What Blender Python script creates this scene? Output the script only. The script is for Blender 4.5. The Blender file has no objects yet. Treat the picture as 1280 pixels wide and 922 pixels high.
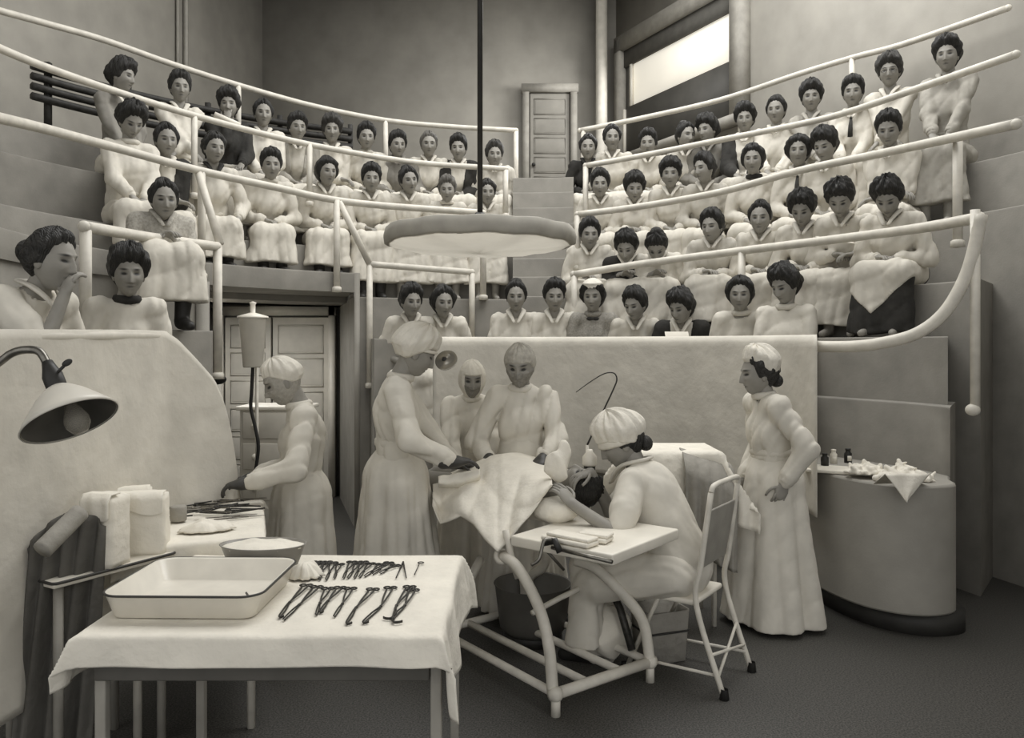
import bpy, math, random
import numpy as np
from mathutils import Vector, Matrix
rnd = random.Random(7)
SC = bpy.context.scene
COL = SC.collection
F0, HOR, CAMZ = 1000.0, 430.0, 1.70          # focal length in pixels of a 1280 px wide frame, eye level row, eye height
CEN = (0.0, 4.9)                             # centre of the horseshoe in plan

def P(px, py, d):
    return np.array([(px-640)/F0*d, d, CAMZ+(HOR-py)/F0*d])
def ray_circle(px, R):
    t = (px-640)/F0
    a = 1+t*t; b = -2*CEN[1]; c = CEN[1]**2-R*R
    disc = b*b-4*a*c
    if disc < 0: disc = 0
    return (-b+math.sqrt(disc))/(2*a)
def PR(px, py, R):
    return P(px, py, ray_circle(px, R))

# ---------------------------------------------------------------- materials
def lin(v):
    v = v/255.0
    return v/12.92 if v <= .04045 else ((v+.055)/1.055)**2.4
def tone(v, warm=1.0):
    return (lin(v), lin(v*(1-.024*warm)), lin(v*(1-.082*warm)), 1)
MATS = {}
def mat(name, v, rough=.8, var=.06, vscale=9.0, bump=.0, bscale=60.0, bdist=.004, metal=0.0, kind='noise', v2=None, spec=.3, emit=0):
    if name in MATS: return MATS[name]
    m = bpy.data.materials.new(name); m.use_nodes = True
    nt = m.node_tree; N = nt.nodes; L = nt.links
    b = N['Principled BSDF']
    b.inputs['Roughness'].default_value = rough
    b.inputs['Metallic'].default_value = metal
    b.inputs['Specular IOR Level'].default_value = spec
    tc = N.new('ShaderNodeTexCoord')
    nz = N.new('ShaderNodeTexNoise'); nz.inputs['Scale'].default_value = vscale; nz.inputs['Detail'].default_value = 5
    L.new(tc.outputs['Object'], nz.inputs['Vector'])
    cr = N.new('ShaderNodeValToRGB')
    lo = v*(1-var); hi = min(255, v*(1+var)) if v2 is None else v2
    cr.color_ramp.elements[0].color = tone(lo); cr.color_ramp.elements[1].color = tone(hi)
    cr.color_ramp.elements[0].position = .3; cr.color_ramp.elements[1].position = .7
    L.new(nz.outputs['Fac'], cr.inputs['Fac'])
    L.new(cr.outputs['Color'], b.inputs['Base Color'])
    if emit:
        b.inputs['Emission Color'].default_value = tone(240); b.inputs['Emission Strength'].default_value = emit
    if bump:
        bt = N.new('ShaderNodeBump'); bt.inputs['Strength'].default_value = bump; bt.inputs['Distance'].default_value = bdist
        if kind == 'wave':
            tx = N.new('ShaderNodeTexWave'); tx.inputs['Scale'].default_value = bscale; tx.inputs['Distortion'].default_value = 6; tx.inputs['Detail'].default_value = 3
            L.new(tx.outputs['Fac'], bt.inputs['Height'])
        else:
            tx = N.new('ShaderNodeTexNoise'); tx.inputs['Scale'].default_value = bscale; tx.inputs['Detail'].default_value = 6
            L.new(tx.outputs['Fac'], bt.inputs['Height'])
        L.new(tc.outputs['Object'], tx.inputs['Vector'])
        L.new(bt.outputs['Normal'], b.inputs['Normal'])
    MATS[name] = m
    return m
def skin_mat(name, v, lip, eye):
    if name in MATS: return MATS[name]
    m = mat(name, v, rough=.55, var=.05, vscale=14, spec=.35)
    nt = m.node_tree; N = nt.nodes; L = nt.links; b = N['Principled BSDF']
    src = b.inputs['Base Color'].links[0].from_socket
    at = N.new('ShaderNodeAttribute'); at.attribute_name = 'feature'
    r = N.new('ShaderNodeValToRGB')
    e = r.color_ramp.elements
    e[0].position = .12; e[0].color = (0, 0, 0, 1); e[1].position = .75; e[1].color = (1, 1, 1, 1)
    L.new(at.outputs['Fac'], r.inputs['Fac'])
    mx = N.new('ShaderNodeMix'); mx.data_type = 'RGBA'
    L.new(r.outputs['Color'], mx.inputs['Factor']); L.new(src, mx.inputs[6]); mx.inputs[7].default_value = tone(eye)
    L.new(mx.outputs[2], b.inputs['Base Color'])
    return m

# ---------------------------------------------------------------- mesh helpers
def np_mesh(name, parts):
    """parts: list of (V (n,3), Q (m,4) or list of polygons, feature or None) -> one mesh"""
    Vs, loops, starts, totals, feats = [], [], [], [], []
    off = 0; lp = 0
    for pt in parts:
        V = np.asarray(pt[0], float).reshape(-1, 3); Q = pt[1]
        f = pt[2] if len(pt) > 2 and pt[2] is not None else np.zeros(len(V))
        Vs.append(V); feats.append(f)
        if isinstance(Q, np.ndarray):
            m, k = Q.shape
            loops.append((Q+off).ravel()); starts.append(lp+k*np.arange(m)); totals.append(np.full(m, k)); lp += m*k
        else:
            for q in Q:
                loops.append(np.array(q)+off); starts.append(np.array([lp])); totals.append(np.array([len(q)])); lp += len(q)
        off += len(V)
    me = bpy.data.meshes.new(name)
    V = np.concatenate(Vs); lo = np.concatenate(loops).astype(np.int32)
    st = np.concatenate(starts).astype(np.int32); to = np.concatenate(totals).astype(np.int32)
    me.vertices.add(len(V)); me.vertices.foreach_set('co', V.astype(np.float32).ravel())
    me.loops.add(len(lo)); me.loops.foreach_set('vertex_index', lo)
    me.polygons.add(len(st)); me.polygons.foreach_set('loop_start', st); me.polygons.foreach_set('loop_total', to)
    me.update(calc_edges=True)
    fe = np.concatenate(feats)
    if fe.any():
        a = me.attributes.new('feature', 'FLOAT', 'POINT'); a.data.foreach_set('value', fe.astype(np.float32))
    return me
def obj(name, parts, material, parent=None, smooth=True, loc=None, rot=None):
    me = parts if isinstance(parts, bpy.types.Mesh) else np_mesh(name, parts if isinstance(parts, list) else [parts])
    if material is not None and not me.materials: me.materials.append(material)
    if smooth: me.polygons.foreach_set('use_smooth', np.ones(len(me.polygons), bool))
    o = bpy.data.objects.new(name, me); COL.objects.link(o)
    if parent is not None: o.parent = parent
    if loc is not None: o.location = loc
    if rot is not None: o.rotation_euler = rot
    return o
def empty(name, loc, rz=0):
    o = bpy.data.objects.new(name, None); COL.objects.link(o)
    o.empty_display_size = .1; o.location = loc; o.rotation_euler = (0, 0, rz)
    return o
def tag(o, label, cat, group=None):
    o['label'] = label; o['category'] = cat
    if group: o['group'] = group
    return o
def struct(o):
    o['kind'] = 'structure'; return o
def sharp(o, ang=35):
    o.data.set_sharp_from_angle(angle=math.radians(ang)); return o

def box(c, s, R=None):
    x, y, z = s[0]/2, s[1]/2, s[2]/2
    V = np.array([(-x,-y,-z),(x,-y,-z),(x,y,-z),(-x,y,-z),(-x,-y,z),(x,-y,z),(x,y,z),(-x,y,z)], float)
    if R is not None: V = V @ np.asarray(R).T
    Q = np.array([(3,2,1,0),(4,5,6,7),(0,1,5,4),(1,2,6,5),(2,3,7,6),(3,0,4,7)])
    return (V+np.asarray(c, float), Q)
def rbox(c, s, b=.01, R=None):
    """box with chamfered edges"""
    bm = __import__('bmesh').new()
    import bmesh
    bmesh.ops.create_cube(bm, size=1)
    for v in bm.verts: v.co = Vector((v.co.x*s[0], v.co.y*s[1], v.co.z*s[2]))
    bmesh.ops.bevel(bm, geom=list(bm.edges), offset=b, segments=3, profile=.5, affect='EDGES')
    V = np.array([v.co[:] for v in bm.verts]); bm.verts.index_update()
    Q = [[v.index for v in f.verts] for f in bm.faces]
    bm.free()
    if R is not None: V = V @ np.asarray(R).T
    return (V+np.asarray(c, float), Q)
def rotz(a):
    c, s = math.cos(a), math.sin(a)
    return np.array([[c,-s,0],[s,c,0],[0,0,1.0]])
def rotx(a):
    c, s = math.cos(a), math.sin(a)
    return np.array([[1.0,0,0],[0,c,-s],[0,s,c]])
def roty(a):
    c, s = math.cos(a), math.sin(a)
    return np.array([[c,0,s],[0,1.0,0],[-s,0,c]])
def unit(v):
    v = np.asarray(v, float); return v/(np.linalg.norm(v)+1e-12)
def tube(pts, rad, n=10, closed=False, flat=1.0, upv=None):
    pts = np.asarray(pts, float); m = len(pts)
    rad = np.full(m, rad) if np.isscalar(rad) else np.asarray(rad, float)
    T = np.zeros_like(pts)
    if closed:
        T = np.roll(pts, -1, 0)-np.roll(pts, 1, 0)
    else:
        T[1:-1] = pts[2:]-pts[:-2]; T[0] = pts[1]-pts[0]; T[-1] = pts[-1]-pts[-2]
    T /= np.linalg.norm(T, axis=1)[:, None]+1e-12
    up = np.array([0, 0, 1.0]) if upv is None else unit(upv)
    if upv is None and abs(T[0] @ up) > .9: up = np.array([1.0, 0, 0])
    U = np.zeros_like(pts); u = unit(up-T[0]*(up @ T[0]))
    for i in range(m):
        u = unit(u-T[i]*(u @ T[i])); U[i] = u
    W = np.cross(T, U)
    a = np.linspace(0, 2*math.pi, n, endpoint=False)
    V = pts[:, None]+rad[:, None, None]*(np.cos(a)[None, :, None]*U[:, None]*flat+np.sin(a)[None, :, None]*W[:, None])
    V = V.reshape(-1, 3)
    Q = []
    mm = m if closed else m-1
    i = np.arange(mm)[:, None]; j = np.arange(n)[None]
    i2 = (i+1) % m; j2 = (j+1) % n
    Q = np.stack([i*n+j, i*n+j2, i2*n+j2, i2*n+j], -1).reshape(-1, 4)
    Q = [tuple(q) for q in Q]
    if not closed:
        Q.append(tuple(range(n-1, -1, -1))); Q.append(tuple(range((m-1)*n, m*n)))
    return (V, Q)
def spline(pts, n=8):
    pts = np.asarray(pts, float)
    if len(pts) < 3: return np.array([pts[0]+(pts[-1]-pts[0])*t for t in np.linspace(0, 1, n+1)])
    p = np.vstack([2*pts[0]-pts[1], pts, 2*pts[-1]-pts[-2]]); out = []
    for i in range(1, len(p)-2):
        for t in np.linspace(0, 1, n, endpoint=False):
            out.append(.5*((2*p[i])+(-p[i-1]+p[i+1])*t+(2*p[i-1]-5*p[i]+4*p[i+1]-p[i+2])*t*t+(-p[i-1]+3*p[i]-3*p[i+1]+p[i+2])*t**3))
    out.append(pts[-1]); return np.array(out)
def lathe(prof, n=32, c=(0, 0, 0), R=None, sx=1.0, sy=1.0):
    prof = np.asarray(prof, float); m = len(prof)
    a = np.linspace(0, 2*math.pi, n, endpoint=False)
    V = np.stack([prof[:, 0:1]*np.cos(a)*sx, prof[:, 0:1]*np.sin(a)*sy, np.repeat(prof[:, 1:2], n, 1)], -1).reshape(-1, 3)
    i = np.arange(m-1)[:, None]; j = np.arange(n)[None]; j2 = (j+1) % n
    Q = np.stack([i*n+j, i*n+j2, (i+1)*n+j2, (i+1)*n+j], -1).reshape(-1, 4)
    if R is not None: V = V @ np.asarray(R).T
    return (V+np.asarray(c, float), Q)
def grid(V):
    """V (a,b,3) -> surface"""
    a, b = V.shape[:2]
    i = np.arange(a-1)[:, None]; j = np.arange(b-1)[None]
    Q = np.stack([i*b+j, i*b+j+1, (i+1)*b+j+1, (i+1)*b+j], -1).reshape(-1, 4)
    return (V.reshape(-1, 3), Q)
def solid(o, t, off=0):
    m = o.modifiers.new('thickness', 'SOLIDIFY'); m.thickness = t; m.offset = off; return o
def prism(poly, z0, z1):
    poly = np.asarray(poly, float); n = len(poly)
    V = np.vstack([np.c_[poly, np.full(n, z0)], np.c_[poly, np.full(n, z1)]])
    Q = [tuple(range(n-1, -1, -1)), tuple(range(n, 2*n))]+[(i, (i+1) % n, n+(i+1) % n, n+i) for i in range(n)]
    return (V, Q)
def ellip(c, r, R=None, n=16, m=10):
    a = np.linspace(0, 2*math.pi, n, endpoint=False); e = np.linspace(-math.pi/2+.02, math.pi/2-.02, m)
    V = np.stack([np.cos(e)[:, None]*np.cos(a)*r[0], np.cos(e)[:, None]*np.sin(a)*r[1], np.repeat(np.sin(e)[:, None], n, 1)*r[2]], -1).reshape(-1, 3)
    i = np.arange(m-1)[:, None]; j = np.arange(n)[None]; j2 = (j+1) % n
    Q = [tuple(q) for q in np.stack([i*n+j, i*n+j2, (i+1)*n+j2, (i+1)*n+j], -1).reshape(-1, 4)]
    Q += [tuple(range(n-1, -1, -1)), tuple(range((m-1)*n, m*n))]
    if R is not None: V = V @ np.asarray(R).T
    return (V+np.asarray(c, float), Q)
def wob(x, y, s=0.0):
    return (np.sin(x*1.0+s)+np.sin(y*1.3+1.7*s+.6*np.sin(x*.7))+np.sin((x+y)*.8+2.3*s+.8*np.sin(y*.9)))/3

# ---------------------------------------------------------------- distance fields meshed with surface nets
def smin(a, b, k):
    h = np.clip(.5+.5*(b-a)/k, 0, 1)
    return b+(a-b)*h-k*h*(1-h)
class Field:
    def __init__(s, lo, hi, h):
        s.lo = np.asarray(lo, float); s.h = h
        s.n = np.ceil((np.asarray(hi, float)-s.lo)/h).astype(int)+1
        s.D = np.full(s.n, .5, np.float32)
        s.ax = [s.lo[i]+h*np.arange(s.n[i]) for i in range(3)]
    def region(s, lo, hi):
        i0 = np.clip(np.floor((np.asarray(lo)-s.lo)/s.h).astype(int), 0, s.n-1)
        i1 = np.clip(np.ceil((np.asarray(hi)-s.lo)/s.h).astype(int)+1, 1, s.n)
        sl = tuple(slice(a, b) for a, b in zip(i0, i1))
        X, Y, Z = np.meshgrid(*[s.ax[i][sl[i]] for i in range(3)], indexing='ij')
        return sl, X, Y, Z
    def _cone(s, a, b, r1, r2, sy, X, Y, Z):
        a = np.asarray(a, float); b = np.asarray(b, float)
        ab = b-a; q = np.array([ab[0], ab[1]/sy, ab[2]]); L2 = q @ q+1e-9
        dx = X-a[0]; dy = (Y-a[1])/sy; dz = Z-a[2]
        t = np.clip((dx*q[0]+dy*q[1]+dz*q[2])/L2, 0, 1)
        d = np.sqrt((dx-t*q[0])**2+(dy-t*q[1])**2+(dz-t*q[2])**2)-(r1+(r2-r1)*t)
        return d*min(1, sy+.1)
    def cone(s, a, b, r1, r2, k=.03, sy=1.0, neg=False):
        a = np.asarray(a, float); b = np.asarray(b, float); r = max(r1, r2)+k+2*s.h
        sl, X, Y, Z = s.region(np.minimum(a, b)-r, np.maximum(a, b)+r)
        d = s._cone(a, b, r1, r2, sy, X, Y, Z)
        s.D[sl] = -smin(-s.D[sl], d, k) if neg else smin(s.D[sl], d, k)
    def chain(s, pts, rads, k=.03, sy=1.0):
        for i in range(len(pts)-1): s.cone(pts[i], pts[i+1], rads[i], rads[i+1], k, sy)
    def ell(s, c, r, k=.03, R=None, neg=False):
        c = np.asarray(c, float); r = np.asarray(r, float); m = r.max()+k+2*s.h
        sl, X, Y, Z = s.region(c-m, c+m)
        dx, dy, dz = X-c[0], Y-c[1], Z-c[2]
        if R is not None:
            R = np.asarray(R)
            dx, dy, dz = (R[0,0]*dx+R[1,0]*dy+R[2,0]*dz, R[0,1]*dx+R[1,1]*dy+R[2,1]*dz, R[0,2]*dx+R[1,2]*dy+R[2,2]*dz)
        k0 = np.sqrt((dx/r[0])**2+(dy/r[1])**2+(dz/r[2])**2)
        k1 = np.sqrt((dx/r[0]**2)**2+(dy/r[1]**2)**2+(dz/r[2]**2)**2)+1e-6
        d = np.where(k0 < .05, -r.min(), k0*(k0-1)/k1)
        s.D[sl] = -smin(-s.D[sl], d, k) if neg else smin(s.D[sl], d, k)
    def mod(s, fn):
        X, Y, Z = np.meshgrid(*s.ax, indexing='ij', sparse=True)
        s.D = s.D+fn(X, Y, Z).astype(np.float32)
    def cut(s, fn):
        X, Y, Z = np.meshgrid(*s.ax, indexing='ij', sparse=True)
        s.D = np.maximum(s.D, fn(X, Y, Z)).astype(np.float32)
    def mesh(s, smooth=1):
        D = s.D.copy()
        D[0] = D[-1] = .1; D[:, 0] = D[:, -1] = .1; D[:, :, 0] = D[:, :, -1] = .1
        S = D < 0
        A = (slice(0, -1), slice(1, None))
        cnt = np.zeros(np.array(D.shape)-1, np.int8)
        for i in (0, 1):
            for j in (0, 1):
                for k in (0, 1): cnt += S[A[i], A[j], A[k]]
        act = np.argwhere((cnt > 0) & (cnt < 8))
        if len(act) == 0: return (np.zeros((0, 3)), np.zeros((0, 4), int))
        idx = np.full(cnt.shape, -1, np.int64); idx[tuple(act.T)] = np.arange(len(act))
        pos = np.zeros((len(act), 3)); num = np.zeros(len(act))
        crn = [(i, j, k) for i in (0, 1) for j in (0, 1) for k in (0, 1)]
        val = {c: D[act[:, 0]+c[0], act[:, 1]+c[1], act[:, 2]+c[2]].astype(float) for c in crn}
        for c in crn:
            for ax in range(3):
                if c[ax]: continue
                e = list(c); e[ax] = 1; e = tuple(e)
                a, b = val[c], val[e]; m = (a < 0) != (b < 0)
                t = np.where(m, a/np.where(m, a-b, 1), 0)
                p = np.repeat(np.array([c], float), len(act), 0); p[:, ax] = t
                pos += p*m[:, None]; num += m
        V = s.lo+s.h*(act+pos/num[:, None])
        Q = []
        for ax in range(3):
            o1, o2 = (ax+1) % 3, (ax+2) % 3
            s0 = [slice(None)]*3; s1 = [slice(None)]*3; s0[ax] = slice(0, -1); s1[ax] = slice(1, None)
            ch = S[tuple(s0)] != S[tuple(s1)]
            e = np.argwhere(ch)
            e = e[(e[:, o1] > 0) & (e[:, o2] > 0) & (e[:, o1] < D.shape[o1]-1) & (e[:, o2] < D.shape[o2]-1)]
            if len(e) == 0: continue
            inside = S[tuple(e.T)]
            def cell(d1, d2):
                c = e.copy(); c[:, o1] -= d1; c[:, o2] -= d2
                return idx[tuple(c.T)]
            q = np.stack([cell(1, 1), cell(0, 1), cell(0, 0), cell(1, 0)], -1)
            q[~inside] = q[~inside][:, ::-1]
            Q.append(q)
        Q = np.concatenate(Q)
        Q = Q[(Q >= 0).all(1)]
        for _ in range(smooth):
            acc = np.zeros_like(V); c = np.zeros(len(V))
            for a, b in ((0, 1), (1, 2), (2, 3), (3, 0)):
                for x, y in ((a, b), (b, a)):
                    for d in range(3): acc[:, d] += np.bincount(Q[:, x], V[Q[:, y], d], len(V))
                    c += np.bincount(Q[:, x], minlength=len(V))
            V = .5*V+.5*acc/np.maximum(c, 1)[:, None]
        return (V, Q)
# ================================================================= materials used
M_wall = mat('painted_plaster', 152, .8, .05, 3, .25, 90, .003)
M_wallr = mat('painted_plaster_dim', 148, .8, .05, 3, .25, 90, .003)
M_tier = mat('cement_step', 134, .75, .06, 5, .35, 70, .003)
M_pit = mat('pit_plaster', 150, .7, .05, 4, .3, 60, .003)
M_toe = mat('dark_base', 52, .6, .1)
M_floor = mat('speckled_floor', 48, .55, .35, 120, .2, 150, .002, v2=88)
M_white = mat('white_enamel', 224, .35, .03, 6, spec=.5)
M_pipe = mat('white_pipe_paint', 206, .45, .05, 12, .1, 40, .002)
M_door = mat('door_paint', 200, .6, .05, 5)
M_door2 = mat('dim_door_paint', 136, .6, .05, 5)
M_dark = mat('dark_metal', 46, .45, .1, 20)
M_steel = mat('dull_steel', 120, .32, .15, 30, metal=.85)
M_instr = mat('instrument_steel', 58, .4, .2, 40, metal=.5)
M_linen = mat('white_linen', 224, .9, .03, 8, .5, 16, .02)
M_linen2 = mat('grey_linen', 150, .9, .05, 8, .5, 18, .02)
M_sheet = mat('heavy_sheet', 200, .9, .04, 5, .45, 9, .02)
M_rubber = mat('black_rubber', 40, .6, .1)
M_glasslamp = mat('frosted_pane', 235, .5, .04, 3, emit=.5)
M_darkpane = mat('dark_blind', 78, .6, .08, 3)
M_bench = mat('dark_wood', 52, .6, .2, 20)

# ================================================================= shell
T0, T1, T2, T3, T3L, T4, T5, T6 = .88, 1.31, 1.75, 2.14, 2.36, 2.68, 3.22, 3.65
E0, E1, E2, E3, E4, E5, E6 = 2.0, 2.52, 2.62, 2.9, 3.62, 4.25, 4.75
struct(obj('floor', [box((0, 6, -.05), (18, 20, .1))], M_floor, smooth=False))
struct(obj('ceiling', [box((0, 1.2, 7.65), (16, 4.4, .1)), box((0, 11.4, 7.65), (16, 4.0, .1)), box((-6, 6.4, 7.65), (4, 6.2, .1)), box((6, 6.4, 7.65), (4, 6.2, .1))], M_wall, smooth=False))
def wall(name, a, b, z0, z1, m, t=.1):
    a = np.array(a, float); b = np.array(b, float); d = unit(b-a); n = np.array([-d[1], d[0]])*t
    return struct(obj(name, [prism([a, b, b+n, a+n], z0, z1)], m, smooth=False))
WLa, WLb = (-3.9, 12.5), (-6.6, .2)
wall('wall_left', WLb, WLa, 0, 7.6, M_wall)
wall('wall_back', (-4.0, 12.5), (1.7, 12.5), 0, 7.6, M_wallr)
RD = np.array([.63, -1.24]); R0 = np.array([1.88, 12.0])
def RW(t): return R0+RD*t
wall('wall_right', RW(-.41), RW(5.2), 0, 7.6, M_wallr)
wall('wall_side', RW(5.2), (7.2, .2), 0, 7.6, M_wall)

def ang(px, R):
    d = ray_circle(px, R); return math.atan2(d-CEN[1], (px-640)/F0*d)
def sm(x): x = max(0, min(1, x)); return x*x*(3-2*x)
def rad(R, phi, flare):
    return R+flare*sm((math.radians(26)-phi)/math.radians(26)) if phi < 1.2 else R
def arc(R, p0, p1, flare=0, n=40):
    return [(rad(R, p, flare)*math.cos(p)+CEN[0], rad(R, p, flare)*math.sin(p)+CEN[1]) for p in np.linspace(p0, p1, n)]
def sector(Ri, Ro, z0, z1, li, lo, ri, ro, flare=0, fo=None):
    """block between two radii; li/lo angle of the left end at inner/outer edge, ri/ro of the right end"""
    n = 48
    fo = flare if fo is None else fo
    inn = arc(Ri, ri, li, flare, n); out = arc(Ro, ro, lo, fo, n)
    V = []
    b = min(.018, (z1-z0)/3)                # softened nosing
    for q in range(n):
        ix, iy = inn[q]; ox, oy = out[q]
        u = unit([ox-ix, oy-iy])
        V.append([(ix, iy, z0), (ix, iy, z1-b), (ix+u[0]*b*.3, iy+u[1]*b*.3, z1-b*.3), (ix+u[0]*b, iy+u[1]*b, z1), (ox, oy, z1), (ox, oy, z0)])
    V = np.array(V); k = 6
    Q = []
    for q in range(n-1):
        for j in range(k):
            Q.append((q*k+j, (q+1)*k+j, (q+1)*k+(j+1) % k, q*k+(j+1) % k))
    Q.append(tuple(range(k-1, -1, -1))); Q.append(tuple(range((n-1)*k, n*k)))
    return (V.reshape(-1, 3), Q)
def block(name, *a, m=None, **k):
    o = obj(name, [sector(*a, **k)], m or M_tier, smooth=True); struct(o); sharp(o, 40); return o
LF = math.radians(212)                        # how far the left arm of the horseshoe reaches toward the viewer
RE = 1188
# pit wall with the first platform; its right end rounds off
front = [(2.66, 4.86), (2.62, 4.72), (2.52, 4.65), (2.38, 4.63), (2.24, 4.68), (2.11, 4.81), (2.02, 5.02), (1.975, 5.25)]+arc(E0, math.radians(13), ang(522, E0), 0, 40)
front = [tuple(p) for p in spline([np.array(p) for p in front[:8]], 4)]+front[8:]
back = arc(2.8, ang(500, 2.8), ang(RE, 2.8), 0, 40)
def platform(name, fr, bk, z0, z1, m):
    o = obj(name, [prism(fr+bk, z0, z1)], m, smooth=True); struct(o); sharp(o, 30)
    md = o.modifiers.new('edge', 'BEVEL'); md.width = .015; md.segments = 2; md.limit_method = 'ANGLE'; md.angle_limit = math.radians(60)
    return o
platform('wall_pit', front, back, .12, T0, M_pit)
def shrink(fr, k=.06):
    return [(CEN[0]+(x-CEN[0])*(1+k/2.2), CEN[1]+(y-CEN[1])*(1+k/2.2)+.03) for x, y in fr]
struct(obj('baseboard_pit', [prism(shrink(front), back and 0, .12)] if False else [prism(shrink(front)+back, 0, .12)], M_toe, smooth=False))
# centre and right tiers
block('tier_bench', E1, 2.9, 0, T1, ang(494, E1), ang(480, 2.9), ang(RE, E1+.2), ang(RE, 3.0), flare=.2)
block('tier_walk', E2, 3.3, 0, T2, ang(468, E2), ang(455, 3.3), ang(RE, E2+.2), ang(RE, 3.4), flare=.2)
block('tier_seat', E3, 4.4, 0, T3, ang(443, E3), ang(425, 4.4), ang(716, E3), ang(716, 4.4))
block('tier_seat', 3.12, 4.4, 0, T3, ang(717, 3.12), ang(717, 4.4), ang(1230, 3.12+.1), ang(1260, 4.4), flare=.1)
for nm, Ri, Ro, z, fl in (('tier_upper', E4, 4.7, T4, .05), ('tier_high', E5, 5.0, T5, 0), ('tier_landing', E6, 8.0, T6, 0)):
    block(nm, Ri, Ro, 2.12, z, LF, LF, ang(641, Ri), ang(641, Ro))
    block(nm, Ri, Ro, 0, z, ang(717, Ri), ang(717, Ro), math.radians(-30), math.radians(-30), flare=fl)
# left arm
block('tier_seat', E3, 4.4, 2.18, T3L, LF, LF, ang(443, E3), ang(425, 4.4))
block('tier_walk', 2.46, 3.4, 0, 1.80, ang(150, 2.46), ang(128, 3.4), ang(266, 2.46), ang(264, 3.4))
block('tier_walk', 2.82, 3.4, 0, 1.80, math.radians(200), math.radians(200), ang(150, 2.46), ang(128, 3.4))
block('tier_bench', 2.34, 3.0, 0, T1, math.radians(192), math.radians(196), ang(255, E1), ang(255, 3.0))
block('wall_pit', 2.5, 3.0, .0, T0, math.radians(192), math.radians(192), ang(235, 2.5), ang(235, 3.0), m=M_pit)
block('tier_seat', E3+.02, 4.4, 0, 2.2, LF, LF, ang(262, E3), ang(250, 4.4))
# stair in the centre aisle
for i in range(8):
    Ri = 2.85+.2*i; Ro = 4.9 if i < 7 else 8.0
    block('stair', Ri, Ro, 1.5, 2.165+.2055*i, ang(641, Ri), ang(641, Ro), ang(717, Ri), ang(717, Ro))
# passage under the left tiers with its double door
wall('wall_passage', (-3.9, 9.1), (-1.9, 9.1), 0, 2.4, M_pit)
wall('wall_passage', (-1.96, 9.1), tuple(P(443, 430, ray_circle(443, E3))[:2]), 0, T3L, M_pit, t=.05)
wall('wall_passage', tuple(P(262, 430, 6.4)[:2]), (-3.55, 9.1), 0, 2.2, M_pit)
D1 = 9.04
def wx(px, d): return (px-640)/F0*d
dl = empty('door_1', (wx(345, D1), D1, 0)); dl['kind'] = 'structure'
def door_leaf(par, x0, x1, z0, z1, y, npan, m, nm='leaf'):
    w = x1-x0; cx = (x0+x1)/2
    lf = obj(nm, [rbox((cx, y, (z0+z1)/2), (w-.012, .05, z1-z0), .006)], m, par)
    ph = (z1-z0-.12)/npan
    for i in range(npan):
        zc = z0+.06+ph*(i+.5)
        obj('panel', [rbox((cx, y-.022, zc), (w-.17, .016, ph-.09), .007), ] , m, lf)
        obj('moulding', [tube([(cx-w/2+.07, y-.027, zc-ph/2+.03), (cx+w/2-.07, y-.027, zc-ph/2+.03), (cx+w/2-.07, y-.027, zc+ph/2-.03), (cx-w/2+.07, y-.027, zc+ph/2-.03)], .010, 6, closed=True)], m, lf)
    return lf
X0 = dl.location.x
DT = 2.0
door_leaf(dl, wx(284, D1)-X0, wx(342, D1)-X0, .02, DT, -.06, 6, M_door)
lf2 = door_leaf(dl, wx(343, D1)-X0, wx(414, D1)-X0, .02, DT, -.06, 5, M_door)
obj('frame', [box((wx(418, D1)-X0, -.09, 1.06), (.07, .12, 2.12)), box((wx(279, D1)-X0, -.09, 1.06), (.07, .12, 2.12)), box((wx(349, D1)-X0, -.09, 2.07), (1.32, .12, .1))], M_white, dl, smooth=False)
obj('door_knob', [ellip((wx(348, D1)-X0, -.13, 1.0), (.03, .03, .03))], M_steel, dl)

# upper door behind the top landing
D2 = 12.42
d2 = empty('door_2', (wx(687, D2), D2, T6)); d2['kind'] = 'structure'
hw = .31
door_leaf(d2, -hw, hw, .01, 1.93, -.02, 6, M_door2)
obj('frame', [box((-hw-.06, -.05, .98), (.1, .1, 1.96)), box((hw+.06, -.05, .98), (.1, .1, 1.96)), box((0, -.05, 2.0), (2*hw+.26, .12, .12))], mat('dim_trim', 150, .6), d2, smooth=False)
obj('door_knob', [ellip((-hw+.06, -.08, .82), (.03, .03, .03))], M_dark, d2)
# standing pipe beside that door
o = obj('column', [lathe([(.11, T6), (.11, T6+.12), (.088, T6+.14), (.088, 7.6)], 24, (wx(752, 12.2), 12.2, 0))], mat('column_paint', 184, .6, .05), smooth=True); struct(o)
# mouldings on the left wall
for nm, t, w in (('trim_1', .150, .05), ('trim_2', .163, .03)):
    p = np.array(WLa)+(np.array(WLb)-np.array(WLa))*t*1.06
    struct(obj(nm, [box((p[0]+.03, p[1], 5.6), (w, w, 4.0))], mat('trim_paint', 148, .7), smooth=False))
p = RW(1.62); struct(obj('trim_3', [tube([(p[0]-.06, p[1]-.03, 3.7), (p[0]-.06, p[1]-.03, 7.5)], .03, 10)], M_pipe))

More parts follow.
